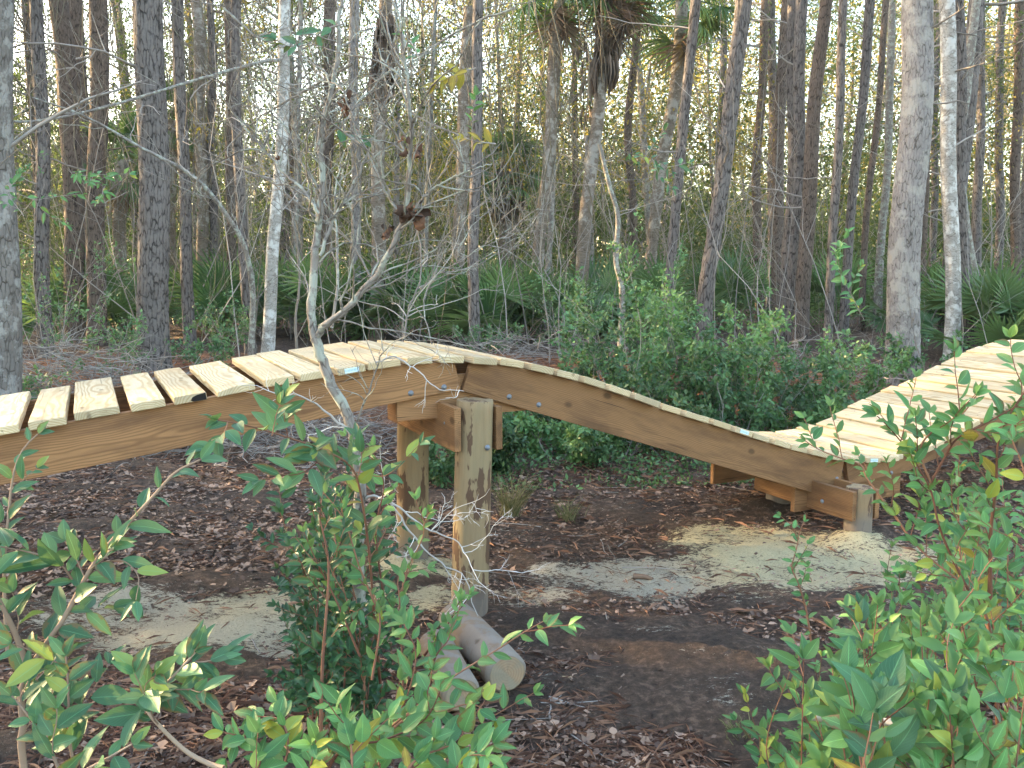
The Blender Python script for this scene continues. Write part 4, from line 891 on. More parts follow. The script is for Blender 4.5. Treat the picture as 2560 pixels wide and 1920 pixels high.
tubes(mb, P_t, np.linspace(.004, .002, 5)[None] * rg.uniform(.5, 1.4, n_)[:, None], 4, rg.rand(n_)); o = link('fallen_twigs', mb.mesh('fallen_twigs'), M['twig'], kind='stuff'); o['label'] = 'short grey twigs scattered on the soil'; o['category'] = 'twigs'
def stick(name, pts, r0, r1, mat, label, cat, n=14):
    C_ = smooth_line(pts, n); b0 = C_[0].copy(); mb = MB(); tubes(mb, (C_ - b0)[None], np.linspace(r0, r1, n)[None], 7)
    t = link(name, mb.mesh(name), M[mat]); t.location = b0; t['label'] = label; t['category'] = cat; return t
gp = lambda x, y, h=.01: on_ground(x, y) + np.array([0, 0, h])
M['pale_stick'] = flatmat('pale_dry_stick', (.40, .29, .17), (.60, .46, .30))
stick('fallen_stick', [gp(1385, 1699, .015), gp(1480, 1706, .02), gp(1565, 1700, .015), gp(1575, 1690, .02)], .006, .003, 'pale_stick', 'long straw-coloured stick lying on the dark soil right of the logs', 'stick')
stick('fallen_stick', [gp(1565, 1792), gp(1640, 1787), gp(1710, 1782)], .004, .002, 'pale_stick', 'short thin straw-coloured stick at the bottom centre right', 'stick')
stick('bark_scrap', [gp(1584, 1447, .015), gp(1612, 1450, .02), gp(1632, 1453, .012)], .02, .012, 'stem_brown', 'brown scrap of wood lying on the pale sand patch under the boardwalk', 'wood scrap')
stick('grey_branch', [at(2017, 1787, 2.35), at(2110, 1800, 2.3), at(2241, 1806, 2.2)], .014, .010, 'twig_white', 'bleached bluish white dead branch among the leaves at lower right', 'branch')
nb_ = scatter('needle_bank', 15000, .15, .016, 'rust_needle', NV, NF, lambda X, Y, s: np.clip(np.exp(-((Y - 10.8) / .9) ** 2) * (X > -7) * (X < 3.6), 0, 1), .15, 13, 'orange-brown pine needles covering the low bank behind the hump', 'pine straw')
# ------------------------------------------------------------------ cut logs left at the post
cm_, n2, b2 = newmat('cut_wood_end'); tc = nd(n2, 'ShaderNodeTexCoord'); wv = nd(n2, 'ShaderNodeTexWave', wave_type='RINGS', rings_direction='X'); wv.inputs['Scale'].default_value = 26; wv.inputs['Distortion'].default_value = 1.2; wv.inputs['Detail Scale'].default_value = 3; n2.links.new(tc.outputs['Object'], wv.inputs['Vector'])
nz_ = noise(n2, tc.outputs['Object'], 9, 4); n2.links.new(mixc(n2, ramp(n2, nz_, [(.4, (0,) * 3), (.6, (.7,) * 3)]), mixc(n2, mathn(n2, 'MULTIPLY', wv.outputs[1], .5), (.36, .26, .17), (.25, .16, .10)), (.25, .24, .19)), b2.inputs['Base Color'])
M['log'] = bark('weathered_log', (.27, .235, .20), (.13, .105, .085), 6, 3, .1, (.22, .16, .11), 9, bstr=.4)
def log(p0, p1, r, label, seed):
    p0 = np.array(p0); p1 = np.array(p1); L = np.linalg.norm(p1 - p0); rg = np.random.RandomState(seed); n = 16; sd = 32; th = np.arange(sd) / sd * 6.28318; xs = np.concatenate([[0, .006], np.linspace(.02, L - .02, n), [L - .006, L]])
    rr = r * (1 + .02 * np.sin(5 * th + 9 * xs[:, None]) + .04 * np.sin(2 * th + 1)[None] + .015 * np.sin(3 * th[None] + 4 * xs[:, None])); rr[0] *= .80; rr[-1] *= .84; rr[1] *= .90; rr[-2] *= .93; rr[2] *= .97
    V = np.stack([np.broadcast_to(xs[:, None], rr.shape), rr * np.cos(th), rr * np.sin(th)], -1); i = np.arange(len(xs) - 1)[:, None] * sd; j = np.arange(sd)[None]; j2 = (j + 1) % sd
    mb = MB(); mb.add(V, np.stack([i + j, i + j2, i + sd + j2, i + sd + j], -1).reshape(-1, 4))
    t = thing('cut_log', label, 'log', tuple(p0), 'offcuts of round post by the bridge'); X = norm(p1 - p0); Z = norm(np.cross(X, np.cross([0, 0, 1], X))); Yv = np.cross(Z, X)
    t.rotation_euler = Matrix(np.array([X, Yv, Z]).T.tolist()).to_euler(); link('log_body', mb.mesh('log_body'), M['log'], t)
    for nm, x in (('cut_end', 0), ('cut_end', L)):
        mb = MB(); k = 0 if x == 0 else -1; ring = V[k] * np.array([0, .998, .998]); rows = [ring, ring * .6, ring * .25]; vv = np.concatenate(rows + [np.zeros((1, 3))]); vv[:, 0] += .0015 * rg.normal(0, 1, len(vv))
        q = np.array([[a * sd + jj, a * sd + (jj + 1) % sd, (a + 1) * sd + (jj + 1) % sd, (a + 1) * sd + jj] for a in range(2) for jj in range(sd)]); mb.add(vv, q); mb.f.append(np.array([[2 * sd + jj, 2 * sd + (jj + 1) % sd, 3 * sd] for jj in range(sd)])); mb.m.append(np.zeros(sd, int))
        e = link(nm, mb.mesh(nm), cm_, t); e.location = (x + (-.0015 if x == 0 else .0015), 0, 0)
a0 = on_ground(1135, 1590); a1 = on_ground(1268, 1752)
log((a0[0], a0[1] + .05, float(ground_z(a0[0], a0[1])) + .085), (a1[0], a1[1], .088), .092, 'larger round post offcut lying before the near post, sawn end facing the viewer', 1)
a0 = on_ground(1085, 1665); a1 = on_ground(1155, 1800)
log((a0[0], a0[1], .07), (a1[0], a1[1], .08), .08, 'shorter offcut half hidden by leaves, left of the larger log', 2)

M['leaf_shrub'] = leafmat('shrub_leaf', (.08, .20, .065), (.16, .32, .10), .3, .45)
M['leaf_under2'] = leafmat('deep_green_leaf', (.025, .075, .03), (.07, .15, .06), .2, .4)
# ------------------------------------------------------------------ bushes behind the boardwalk
def bush(name, X, Y, w_, h, nst, per, ln, mat, seed, label, group, asp=.55, twm='twig', cat='bush'):
    rg = np.random.RandomState(seed); z = float(ground_z(X, Y)); t = thing(name, label, cat, (X, Y, z), group); a = rg.uniform(0, 6.28, nst)
    S = np.stack([np.cos(a), np.sin(a), 0 * a], -1) * (w_ * .25 * rg.rand(nst))[:, None]; Dr = np.stack([np.cos(a) * w_ / h * .8, np.sin(a) * w_ / h * .8, np.ones(nst)], -1) * rg.uniform(.5, 1.3, (nst, 1)); L = h * rg.uniform(.45, 1.15, nst)
    mb = MB(); coll = []; P = twig_mb(mb, S, Dr, L, np.full(nst, .007), 2, rg, .17, .03, 3, 7, (7, 3), .8, .42, collect=coll); 
    link('stems', mb.mesh('stems'), M[twm], t); lb = MB(); leaf_on(lb, P, per + 2, ln, asp, rng=rg, tpl='fold' if Y < 8.7 else 'dia', t0=.05, droop=.15, spread=.75, jit=.02); leaf_on(lb, coll[0], per, ln, asp, rng=rg, tpl='fold' if Y < 8.7 else 'dia', t0=.1, droop=.1, jit=.02)
    o = link('foliage', lb.mesh('foliage'), M[mat], t); o['kind'] = 'stuff'; return t
BU = [(1180, 8.2, .5, .55), (1330, 8.6, .8, .45), (1480, 8.3, .9, .6), (1620, 8.8, 1.0, 1.25), (1560, 9.8, .9, 1.45), (1740, 8.6, 1.0, 1.3), (1800, 9.6, 1.0, 1.45), (1900, 8.9, .9, 1.05), (1990, 9.6, .9, 1.1), (2080, 9.2, .9, .95), (2160, 10, .8, .85),
      (1700, 7.9, .9, .75), (1850, 8.1, .8, .8), (1540, 7.8, .8, .55), (1400, 7.9, .7, .45), (1250, 7.6, .6, .4), (1130, 7.3, .5, .5), (2330, 11.2, .8, .9), (2000, 8.5, .7, .7), (1520, 9.3, .7, 1.1), (1660, 10.6, .9, 1.6), (1590, 8.9, .8, 1.45), (1710, 9.2, .9, 1.55), (1450, 9.0, .8, .6), (1450, 9.6, .8, .55), (2260, 9.0, .7, .5)]
for k, (px, Y, w_, h) in enumerate(BU):
    X = (px - 1280) / F * Y; big = Y > 9.4
    bush('leafy_bush', X, Y, w_, h, 8, 6 if big else 7, .066, ['leaf_mid', 'leaf_mid', 'leaf_shrub', 'leaf_under2'][k % 4], 500 + k, near_label('glossy green bush', X, Y) or 'glossy green oval-leaved bush behind the boardwalk dip', 'bushes behind the boardwalk dip')
for k, (px, Y, w_, h, lab) in enumerate([(120, 11, .8, 2.2, 'tall thin leafy bush at the left edge beside the dark slim pine'), (230, 10.2, .7, 1.0, 'low leafy bush between the slim edge pine and the big furrowed pine'), (500, 11.2, .5, .7, 'small leafy plant at the foot of the slim pine right of the big furrowed one'),
      (1210, 12.8, .6, .6, 'light green bush behind the hump, right of the centre pine'), (1420, 13.5, .8, 1.2, 'light green bush at the foot of the leaning palms'), (560, 12.5, .6, .9, 'sparse bush between the slim pine and the whitish trunk'), (60, 8.8, .4, .8, 'thin leafy sprigs growing in front of the thick edge trunk')]):
    bush('leafy_bush', (px - 1280) / F * Y, Y, w_, h, 7, 4, .055, 'leaf_mid', 560 + k, lab, None or 'scattered bushes under the trees')
for o in list(bpy.data.objects):
    pass
# low leafy ground cover under the bushes
def gc(n, r):
    Y = r.uniform(6.9, 9.4, n); px = r.uniform(1090, 2150, n); X = (px - 1280) / F * Y; k = r.rand(n) < .25 + .75 * (np.sin(X * 3) * np.sin(Y * 4 + 1) > -.2); X, Y = X[k], Y[k]
    return np.stack([X, Y, ground_z(X, Y) + .02 + .16 * r.rand(len(X)) ** 2 * (Y > 7.2)], -1)
o = mass('ground_cover', 9000, gc, .085, .5, 'leaf_mid', 8); o['label'] = 'small green leaves creeping over the soil beneath the bushes'; o['category'] = 'ground cover'
# brush piles of dead twigs on the bank at the left
def brush(X, Y, w_, h, n, seed, label):
    rg = np.random.RandomState(seed); z = float(ground_z(X, Y)); mb = MB(); a = rg.uniform(0, 6.28, n); S = np.stack([rg.normal(0, w_, n), rg.normal(0, .35, n), h * rg.rand(n) ** 1.3], -1)
    S[:, 2] *= np.exp(-(S[:, 0] / (w_ * 1.6)) ** 2) ; twig_mb(mb, S, np.stack([np.cos(a), np.sin(a), rg.normal(.05, .25, n)], -1), rg.uniform(.3, 1.0, n), np.full(n, .0055), 1, rg, .22, -.01, 4, 7, (4,), .8, .5)
    o = link('brush_pile', mb.mesh('brush_pile'), M['twig']); o.location = (X, Y, z); o['label'] = label; o['category'] = 'brush pile'; o['kind'] = 'stuff'; return o
brush(-5.0, 9.4, 1.1, .9, 620, 1, 'big heap of grey dead twigs behind the left end of the boardwalk')
brush(-3.4, 8.6, .8, .35, 240, 2, 'low heap of dead twigs seen below the left beam')
brush(-2.0, 8.4, .7, .3, 200, 3, 'tangle of dead twigs under the beam near the far post')
brush(.3, 11.6, .9, .3, 150, 4, 'dry twigs on the orange bank behind the hump')
brush(3.6, 10.6, .6, .6, 90, 5, 'tangle of bleached twigs left of the big pale trunk')
# dead leaves of grass by the post
rg = np.random.RandomState(61)
def grass(px, py, h, n, label, seed):
    rg = np.random.RandomState(seed); b0 = on_ground(px, py); a = rg.uniform(0, 6.28, n); P = grow(np.zeros((n, 3)) + rg.normal(0, .03, (n, 3)) * [1, 1, 0], np.stack([np.cos(a) * .5, np.sin(a) * .5, np.ones(n)], -1), h * rg.uniform(.5, 1.2, n), 6, .05, -.16, rg)
    mb = MB(); tubes(mb, P, np.linspace(.003, .0008, 6)[None] * np.ones((n, 1)), 3, rg.rand(n)); o = link('grass_tuft', mb.mesh('grass_tuft'), M['grass']); o.location = b0; o['label'] = label; o['category'] = 'grass'; o['kind'] = 'stuff'
M['grass'] = flatmat('dry_grass', (.09, .11, .04), (.26, .24, .12))
grass(1275, 1290, .34, 130, 'arching grass tuft on the soil right of the near post', 1); grass(1420, 1300, .2, 60, 'small grass tuft under the bushes', 2); grass(1850, 1855, .10, 60, 'grey dry grass tuft at the bottom right of centre', 3)

# ------------------------------------------------------------------ the bare forked sapling in front of the boardwalk
YT = 3.25
sap = thing('bare_sapling', 'bare grey forked sapling growing up in front of the boardwalk hump', 'young tree', tuple(on_ground(890, 1800)))
s0 = np.array(sap.location)
def limb(pts, Y0, Y1, r0, r1, name, seed, par, org, mat='bark_grey', twigs=0, tw_len=.35, n=40, lev=2, tr=.004):
    m = len(pts); P3 = np.array([at(x, y, Y0 + (Y1 - Y0) * i / (m - 1)) for i, (x, y) in enumerate(pts)]); C_ = smooth_line(P3, n) - org; rg = np.random.RandomState(seed)
    C_[1:-1] += rg.normal(0, .0025, (n - 2, 3)); mb = MB(); rr = np.linspace(r0, r1, n) * (1 + rg.normal(0, .04, n)); tubes(mb, C_[None], rr[None], 12)
    if twigs:
        k = rg.randint(int(n * .12), n - 1, twigs); T = norm(C_[np.minimum(k + 1, n - 1)] - C_[k - 1]); q = norm(np.cross(T, rg.normal(0, 1, T.shape))); Dr = T * .55 + q * .8 + [0, 0, .25]
        twig_mb(mb, C_[k], Dr, tw_len * rg.uniform(.4, 1.3, twigs), np.full(twigs, tr), lev, rg, .2, .03, 5, 9, (3, 3), .8, .5)
    return link(name, mb.mesh(name), M[mat], par)
limb([(888, 1830), (893, 1774), (899, 1652), (901, 1530), (893, 1400), (899, 1238), (883, 1084), (863, 1027), (830, 966), (806, 905), (787, 844)], YT, YT, .030, .019, 'trunk', 1, sap, s0, n=70)
limb([(789, 848), (777, 790), (784, 720), (787, 648), (798, 543), (808, 461), (800, 353), (822, 250), (841, 163), (850, 20), (856, -60)], YT, YT + .1, .018, .006, 'limb', 2, sap, s0, twigs=26, tw_len=.55)
limb([(789, 846), (810, 815), (850, 787), (931, 700), (964, 651), (1007, 559), (1018, 488), (1024, 380), (1029, 325), (1018, 217), (1000, 60)], YT, YT - .25, .014, .005, 'limb', 3, sap, s0, twigs=22, tw_len=.5)
limb([(1007, 559), (1067, 488), (1110, 455), (1154, 434), (1230, 410)], YT - .13, YT - .3, .006, .002, 'limb', 4, sap, s0, twigs=7, tw_len=.3)
limb([(1010, 550), (960, 470), (900, 340), (850, 210), (800, 120)], YT - .13, YT, .005, .002, 'limb', 5, sap, s0, twigs=8, tw_len=.4)
limb([(800, 540), (760, 480), (700, 420), (620, 330), (560, 250)], YT, YT + .3, .007, .002, 'limb', 6, sap, s0, twigs=10, tw_len=.4)
limb([(800, 640), (830, 560), (905, 420), (935, 330), (990, 200), (1075, 120)], YT, YT + .2, .007, .002, 'limb', 7, sap, s0, twigs=12, tw_len=.4)
limb([(885, 1090), (850, 1060), (790, 1010), (735, 985), (705, 1000)], YT, YT - .2, .005, .002, 'dead_twig', 8, sap, s0, mat='twig_white', twigs=6, tw_len=.2, n=20, lev=1, tr=.0022)
limb([(888, 1060), (915, 1000), (941, 920), (952, 890), (978, 860), (1030, 830)], YT, YT - .25, .004, .0018, 'dead_twig', 9, sap, s0, mat='bark_grey', twigs=7, tw_len=.3, n=20, lev=1, tr=.002)
limb([(941, 905), (985, 892), (1040, 925), (1090, 970), (1130, 975), (1160, 978)], YT - .1, YT - .25, .0035, .0015, 'dead_twig', 10, sap, s0, mat='twig_white', twigs=6, tw_len=.16, n=20, lev=1, tr=.0018)
limb([(900, 1250), (940, 1240), (990, 1265), (1066, 1320), (1148, 1360), (1190, 1440)], YT, YT - .15, .005, .0016, 'dead_twig', 11, sap, s0, mat='twig_white', twigs=9, tw_len=.28, n=26, lev=2, tr=.002)
limb([(900, 1300), (960, 1250), (1000, 1290), (1060, 1370), (1120, 1420), (1160, 1440), (1180, 1500), (1195, 1540)], YT, YT - .15, .005, .0016, 'dead_twig', 12, sap, s0, mat='twig_white', twigs=8, tw_len=.25, n=26, lev=2, tr=.002)
# branches crossing the upper left
bt = tree_obj[12][0]; b0_ = np.array(bt.location)
limb([(700, 150), (646, 157), (461, 209), (293, 260), (125, 299), (0, 304), (-60, 300)], 12.4, 8.5, .024, .010, 'long_branch', 21, bt, b0_, twigs=12, tw_len=.9, n=40, tr=.006)
limb([(627, 900), (632, 732), (613, 624), (570, 543), (488, 445), (353, 369), (210, 290), (81, 244)], 10.5, 9.5, .042, .008, 'trunk', 22, thing('leaning_sapling', 'thin lichened sapling arching from the boardwalk up to the left across the big pine', 'young tree', tuple(at(627, 900, 10.5))), at(627, 900, 10.5), twigs=14, tw_len=.9, n=60, tr=.006)
# crossing network of near bare twigs, upper left centre
for k, (pts, ya, yb, r0) in enumerate([([(880, 160), (760, 230), (640, 300), (520, 420), (430, 520)], 5, 5.5, .008), ([(1290, 20), (1180, 60), (1060, 130), (960, 190), (820, 300)], 4.5, 5.0, .007), ([(930, 700), (870, 600), (760, 520), (640, 430), (520, 380), (400, 300)], 5.5, 6.5, .007),
      ([(1080, 860), (1060, 760), (1090, 690), (1170, 640), (1260, 590)], 4.6, 5, .004), ([(1010, 850), (1020, 780), (1050, 700), (1052, 620), (1040, 520), (1120, 420)], 4.6, 5.2, .006), ([(560, 20), (640, 90), (760, 150), (850, 300)], 6, 6, .008), ([(745, 930), (740, 800), (750, 690), (730, 540), (690, 420), (640, 250), (600, 100)], 6, 6, .011), ([(830, 820), (845, 700), (842, 600), (838, 480), (860, 380), (905, 250)], 5.2, 5.5, .010)]):
    p0 = at(*pts[0], ya); t = thing('bare_shrub_stem', ['thin pale twig spray crossing high above the rising planks', 'pale twig spray across the top centre', 'grey twig spray reaching left from the forked sapling', 'small dry twig rising behind the hump planks', 'wispy dry stem rising right of the forked sapling', 'grey twig spray hanging in from the top left', 'grey leafless stem standing left of the forked sapling', 'grey leafless stem standing close behind the forked sapling'][k], 'twig', tuple(p0))
    limb(pts, ya, yb, r0, .002, 'stem', 30 + k, t, p0, mat='bark_grey' if k % 2 else 'twig', twigs=13, tw_len=.65, n=40, tr=.0035)
# clusters of curled dead leaves caught in the twigs
for k, (px, py, Y, n_, s) in enumerate([(1027, 535, YT - .15, 14, .045), (967, 572, YT, 8, .032), (1031, 385, YT - .2, 6, .040), (860, 255, YT, 6, .032), (1013, 340, YT - .2, 4, .022), (690, 395, 4.5, 3, .025)]):
    rg = np.random.RandomState(700 + k); b0 = at(px, py, Y); mb = MB(); A = norm(rg.normal(0, 1, (n_, 3)) + [0, 0, -.7]); l = s * rg.uniform(.8, 1.5, n_)
    P = grow(rg.normal(0, .014, (n_, 3)), A, l, 5, .35, 0, rg)
    for b in range(n_):
        T = norm(np.gradient(P[b], axis=0)); sd_ = norm(np.cross(T, rg.normal(0, 1, 3))); nr = np.cross(sd_, T); wq = (l[b] * .34 * np.array([.3, .9, 1, .7, .08]))[:, None]
        V = np.stack([P[b] - sd_ * wq + nr * wq * .8, P[b] - sd_ * wq * .4, P[b] + sd_ * wq * .4, P[b] + sd_ * wq + nr * wq * .8], 1).reshape(-1, 3)
        mb.add(V, np.array([[4 * i + j, 4 * i + j + 1, 4 * i + j + 5, 4 * i + j + 4] for i in range(4) for j in range(3)]), rnd=rg.rand())
    o = link('dead_leaf_cluster', mb.mesh('dead_leaf_cluster'), M['dead_leaf']); o.location = b0; o['category'] = 'dead leaves'
    o['label'] = ['largest cluster of curled dead brown leaves caught in the sapling fork', 'small dark curled leaf cluster left of the largest one', 'reddish curled dead leaf above the largest cluster', 'dead leaf cluster high on the left limb of the sapling', 'tiny dead leaf high on the right limb', 'tiny curled leaf on a twig at upper left'][k]; o['kind'] = 'stuff'

# ------------------------------------------------------------------ leaf meshes for the near shrubs
def leaf_mesh(name, L, W, fold, curl, wav, seed, tip=1.6):
    rg = np.random.RandomState(seed); u = np.array([0, .06, .16, .3, .46, .62, .78, .9, 1.]); prof = np.sin(np.pi * np.clip(u, 0, 1) ** .85) ** .8 * (1 - .25 * u ** 3); prof[0] = .03; prof[-1] = .01
    V = []; UV = []
    for a, p in zip(u, prof):
        w_ = W / 2 * p; cz = -curl * L * a ** 2 + wav * L * math.sin(a * 9 + seed) * .5
        for v in (-1, -.5, 0, .5, 1):
            V.append((a * L, v * w_, cz + fold * w_ * abs(v) ** 1.4 + (wav * L * math.sin(a * 14 + v * 2 + seed) if abs(v) == 1 else 0))); UV.append((a, v * .5))
    q = [[5 * i + j, 5 * i + j + 1, 5 * i + j + 6, 5 * i + j + 5] for i in range(8) for j in range(4)]; mb = MB(); mb.add(np.array(V) + [.06 * L, 0, 0], np.array(q), np.array(UV), 0.)
    me = mb.mesh(name); return me
LM = {}
for kind, (L, W, mats) in {'big': (.088, .040, 'leaf_big'), 'bright': (.064, .033, 'leaf_bright'), 'dark': (.045, .020, 'leaf_dark'), 'yellow': (.075, .034, 'leaf_yellow')}.items():
    LM[kind] = []
    for k in range(6):
        me = leaf_mesh('leaf', L * (1 + .08 * (k - 2.5)), W * (1 + .07 * ((k * 2) % 5 - 2)), .25 + .1 * (k % 3), .10 + .09 * (k % 4), .010, k + 1); me.materials.append(M[mats]); LM[kind].append(me)
class Shrub:
    def __init__(s, name, label, cat, base, kind, stem, seed, group=None):
        s.t = thing(name, label, cat, tuple(base), group); s.b = np.array(base, float); s.rg = np.random.RandomState(seed); s.kind = kind; s.stem = stem; s.nl = 0; s.segs = MB(); s.extra = MB(); s.q = []
    def curve(s, P3, r0, r1, n=22): 
        C_ = smooth_line(P3, n); tubes(s.segs, (C_ - s.b)[None], np.linspace(r0, r1, n)[None], 7, np.array([s.rg.rand()])); return C_
    def put(s, p, ax, up, sc_, kind=None): s.q.append((np.array(p, float), norm(np.array(ax, float)), np.array(up, float), sc_, kind or s.kind))
    def shoot(s, C_, nleaf, t0=.3, sc_=1., side=None, face=(.0, -.75, .8), yellow=0., spread=.9, end=3, kind=None):
        n = len(C_); T_ = norm(np.gradient(C_, axis=0)); face = np.array(face)
        ph = s.rg.uniform(0, 6.28)
        for k in range(nleaf):
            u = t0 + (1 - t0) * (k + s.rg.uniform(-.25, .25)) / nleaf; f = max(0, min(u * (n - 1), n - 1.001)); i = int(f); p = C_[i] * (1 - f + i) + C_[i + 1] * (f - i); T = T_[i]
            q = norm(np.cross(T, face)); a = ph + k * 2.4 if side is None else (0 if k % 2 else math.pi); nn = norm(np.cross(q, T)); lat = q * math.cos(a) + nn * math.sin(a) * .55
            ax = T * (1 - .45 * spread) + lat * spread * s.rg.uniform(.7, 1.1) + s.rg.normal(0, .12, 3) + np.array([0, 0, -.08]); up = face + s.rg.normal(0, .35, 3)
            s.put(p, ax, up, sc_ * s.rg.uniform(.6, 1.15) * (.75 + .35 * math.sin(math.pi * min(1, (k + 1) / nleaf * .9 + .1))), 'yellow' if s.rg.rand() < yellow else kind)
        for k in range(end):
            a = k * 2.1 + ph; T = T_[-1]; q = norm(np.cross(T, face)); nn = np.cross(q, T); s.put(C_[-1], T * .9 + q * math.cos(a) * .6 + nn * math.sin(a) * .4, face + s.rg.normal(0, .3, 3), sc_ * s.rg.uniform(.5, .9), kind)
    def side_shoots(s, C_, m, L, nleaf, sc_=1., r=.0018, t0=.2, up=.35, **kw):
        n = len(C_); T_ = norm(np.gradient(C_, axis=0))
        for k in range(m):
            i = int((t0 + (1 - t0) * (k + s.rg.rand()) / m) * (n - 1)); i = min(i, n - 1); T = T_[i]; q = norm(np.cross(T, s.rg.normal(0, 1, 3))); d0 = norm(T * .6 + q * .8 + [0, 0, up]); l = L * s.rg.uniform(.6, 1.25)
            P = grow(C_[i][None], d0[None], np.array([l]), 7, .13, .02, s.rg)[0]; c = s.curve(P, r, r * .6, 10); s.shoot(c, nleaf, .25, sc_, **kw)
    def done(s):
        if s.segs.n: link('stems', s.segs.mesh('stems'), M[s.stem], s.t)
        # the leaves nearest the viewer are parts of their own, the rest are joined
        q = sorted(s.q, key=lambda e: e[0][1] / (e[3] * {'big': 1.4, 'bright': 1, 'dark': .6, 'yellow': 1}[e[4]])); near, rest = q[:290], q[290:]
        for p, ax, up, sc_, kd in near:
            X = norm(ax); Yv = norm(np.cross(up, X)); Z = np.cross(X, Yv); me = LM[kd][s.rg.randint(6)]
            o = bpy.data.objects.new('leaf', me); col.objects.link(o); o.parent = s.t; mt = Matrix(np.array([X, Yv, Z]).T.tolist()).to_4x4(); o.matrix_basis = Matrix.Translation(Vector(p - s.b)) @ mt @ Matrix.Scale(sc_, 4)
        if rest:
            mb = MB(); pos = np.array([e[0] - s.b for e in rest]); ax = np.array([e[1] for e in rest]); up = np.array([e[2] for e in rest]); sz = np.array([{'big': .10, 'bright': .07, 'dark': .045, 'yellow': .075}[e[4]] * e[3] for e in rest])
            leaves(mb, pos, ax, up, sz, sz * .44, s.rg, 'fold'); link('foliage', mb.mesh('foliage'), M[{'big': 'leaf_mid', 'bright': 'leaf_shrub', 'dark': 'leaf_hollydark', 'yellow': 'leaf_mid'}[s.kind]], s.t, kind='stuff')
        return len(s.q)
M['leaf_hollydark'] = leafmat('holly_leaf', (.018, .06, .03), (.04, .12, .045), .15, .3)
def tr3(pts, Y0, Y1): m = len(pts); return [at(x, y, Y0 + (Y1 - Y0) * i / (m - 1)) for i, (x, y) in enumerate(pts)]
# left laurel shrub
s = Shrub('laurel_shrub', 'large-leaved green shrub arching in from the lower left corner in front of the boardwalk', 'shrub', (-1.15, 1.95, 0), 'big', 'stem_brown', 1)
c = s.curve([(-1.15, 1.95, 0)] + tr3([(61, 1930), (57, 1815), (53, 1733), (73, 1676), (114, 1611), (155, 1554), (195, 1481), (228, 1420), (277, 1355), (342, 1286), (399, 1223), (440, 1180), (500, 1150)], 2.0, 2.15), .013, .003, 60)
s.shoot(c[26:], 24, .12, .98, yellow=.02); s.side_shoots(c[26:50], 5, .13, 4, 1.05, t0=.0, up=0)
c2 = s.curve(tr3([(73, 1676), (37, 1583), (0, 1505), (-60, 1400), (-60, 1320)], 2.05, 2.0), .008, .003); s.shoot(c2, 8, .3, .9); s.side_shoots(c2, 2, .16, 4)
c3 = s.curve(tr3([(195, 1470), (150, 1410), (90, 1385), (20, 1370), (-40, 1360)], 2.1, 2.0), .003, .0015); s.shoot(c3, 12, .1, 1.05)
c3 = s.curve(tr3([(228, 1420), (300, 1400), (345, 1440), (340, 1500)], 2.1, 2.0), .002, .001); s.shoot(c3, 4, .4, .9)
c4 = s.curve(tr3([(20, 1640), (10, 1450), (20, 1300), (35, 1180), (60, 1120), (95, 1085)], 2.3, 2.4), .006, .002); s.shoot(c4, 12, .3, .8); s.side_shoots(c4, 3, .13, 4, .75)
c5 = s.curve(tr3([(560, 1920), (529, 1912), (468, 1880), (407, 1823), (366, 1766), (407, 1717), (447, 1676), (488, 1631)], 1.75, 1.85), .006, .0025); s.shoot(c5[8:], 17, .2, .95); s.side_shoots(c5[6:], 4, .14, 4, .95)
c6 = s.curve(tr3([(190, 1930), (175, 1855), (171, 1725), (165, 1640)], 1.85, 1.9), .004, .002); s.shoot(c6, 11, .15, .95); s.side_shoots(c6, 2, .14, 4)
c7 = s.curve(tr3([(150, 1930), (120, 1860), (80, 1800), (30, 1740)], 1.8, 1.85), .004, .002); s.shoot(c7, 10, .15, .95); s.side_shoots(c7, 2, .14, 4)
c8 = s.curve(tr3([(60, 1980), (160, 1950), (260, 1900), (330, 1860)], 1.7, 1.7), .004, .002); s.shoot(c8, 10, .15, 1.)
print('left', s.done())
# branch with large leaves reaching left from the sapling
s = Shrub('laurel_shrub', 'large-leaved green shrub rising beside the bare sapling in front of the beam', 'shrub', tuple(on_ground(960, 1790)), 'big', 'stem_red', 2)
c = s.curve([on_ground(960, 1790)] + tr3([(940, 1600), (925, 1400), (905, 1250), (880, 1170), (820, 1130), (740, 1100), (660, 1075), (600, 1060), (545, 1050)], 3.0, 2.35), .007, .002, 50)
s.shoot(c[20:], 24, .15, 1.15, yellow=.04); s.side_shoots(c[20:], 7, .12, 5, 1.05, t0=.1, up=0)
c = s.curve(tr3([(820, 1130), (760, 1180), (700, 1190), (650, 1200)], 2.6, 2.4), .002, .001); s.shoot(c, 8, .15, .95)
c = s.curve(tr3([(680, 1090), (690, 1040), (700, 1010)], 2.4, 2.4), .002, .001); s.shoot(c, 5, .15, .7)
c = s.curve(tr3([(890, 1180), (960, 1190), (1010, 1150), (1050, 1110)], 2.9, 2.8), .002, .001); s.shoot(c, 6, .15, .8)
print('mid', s.done())
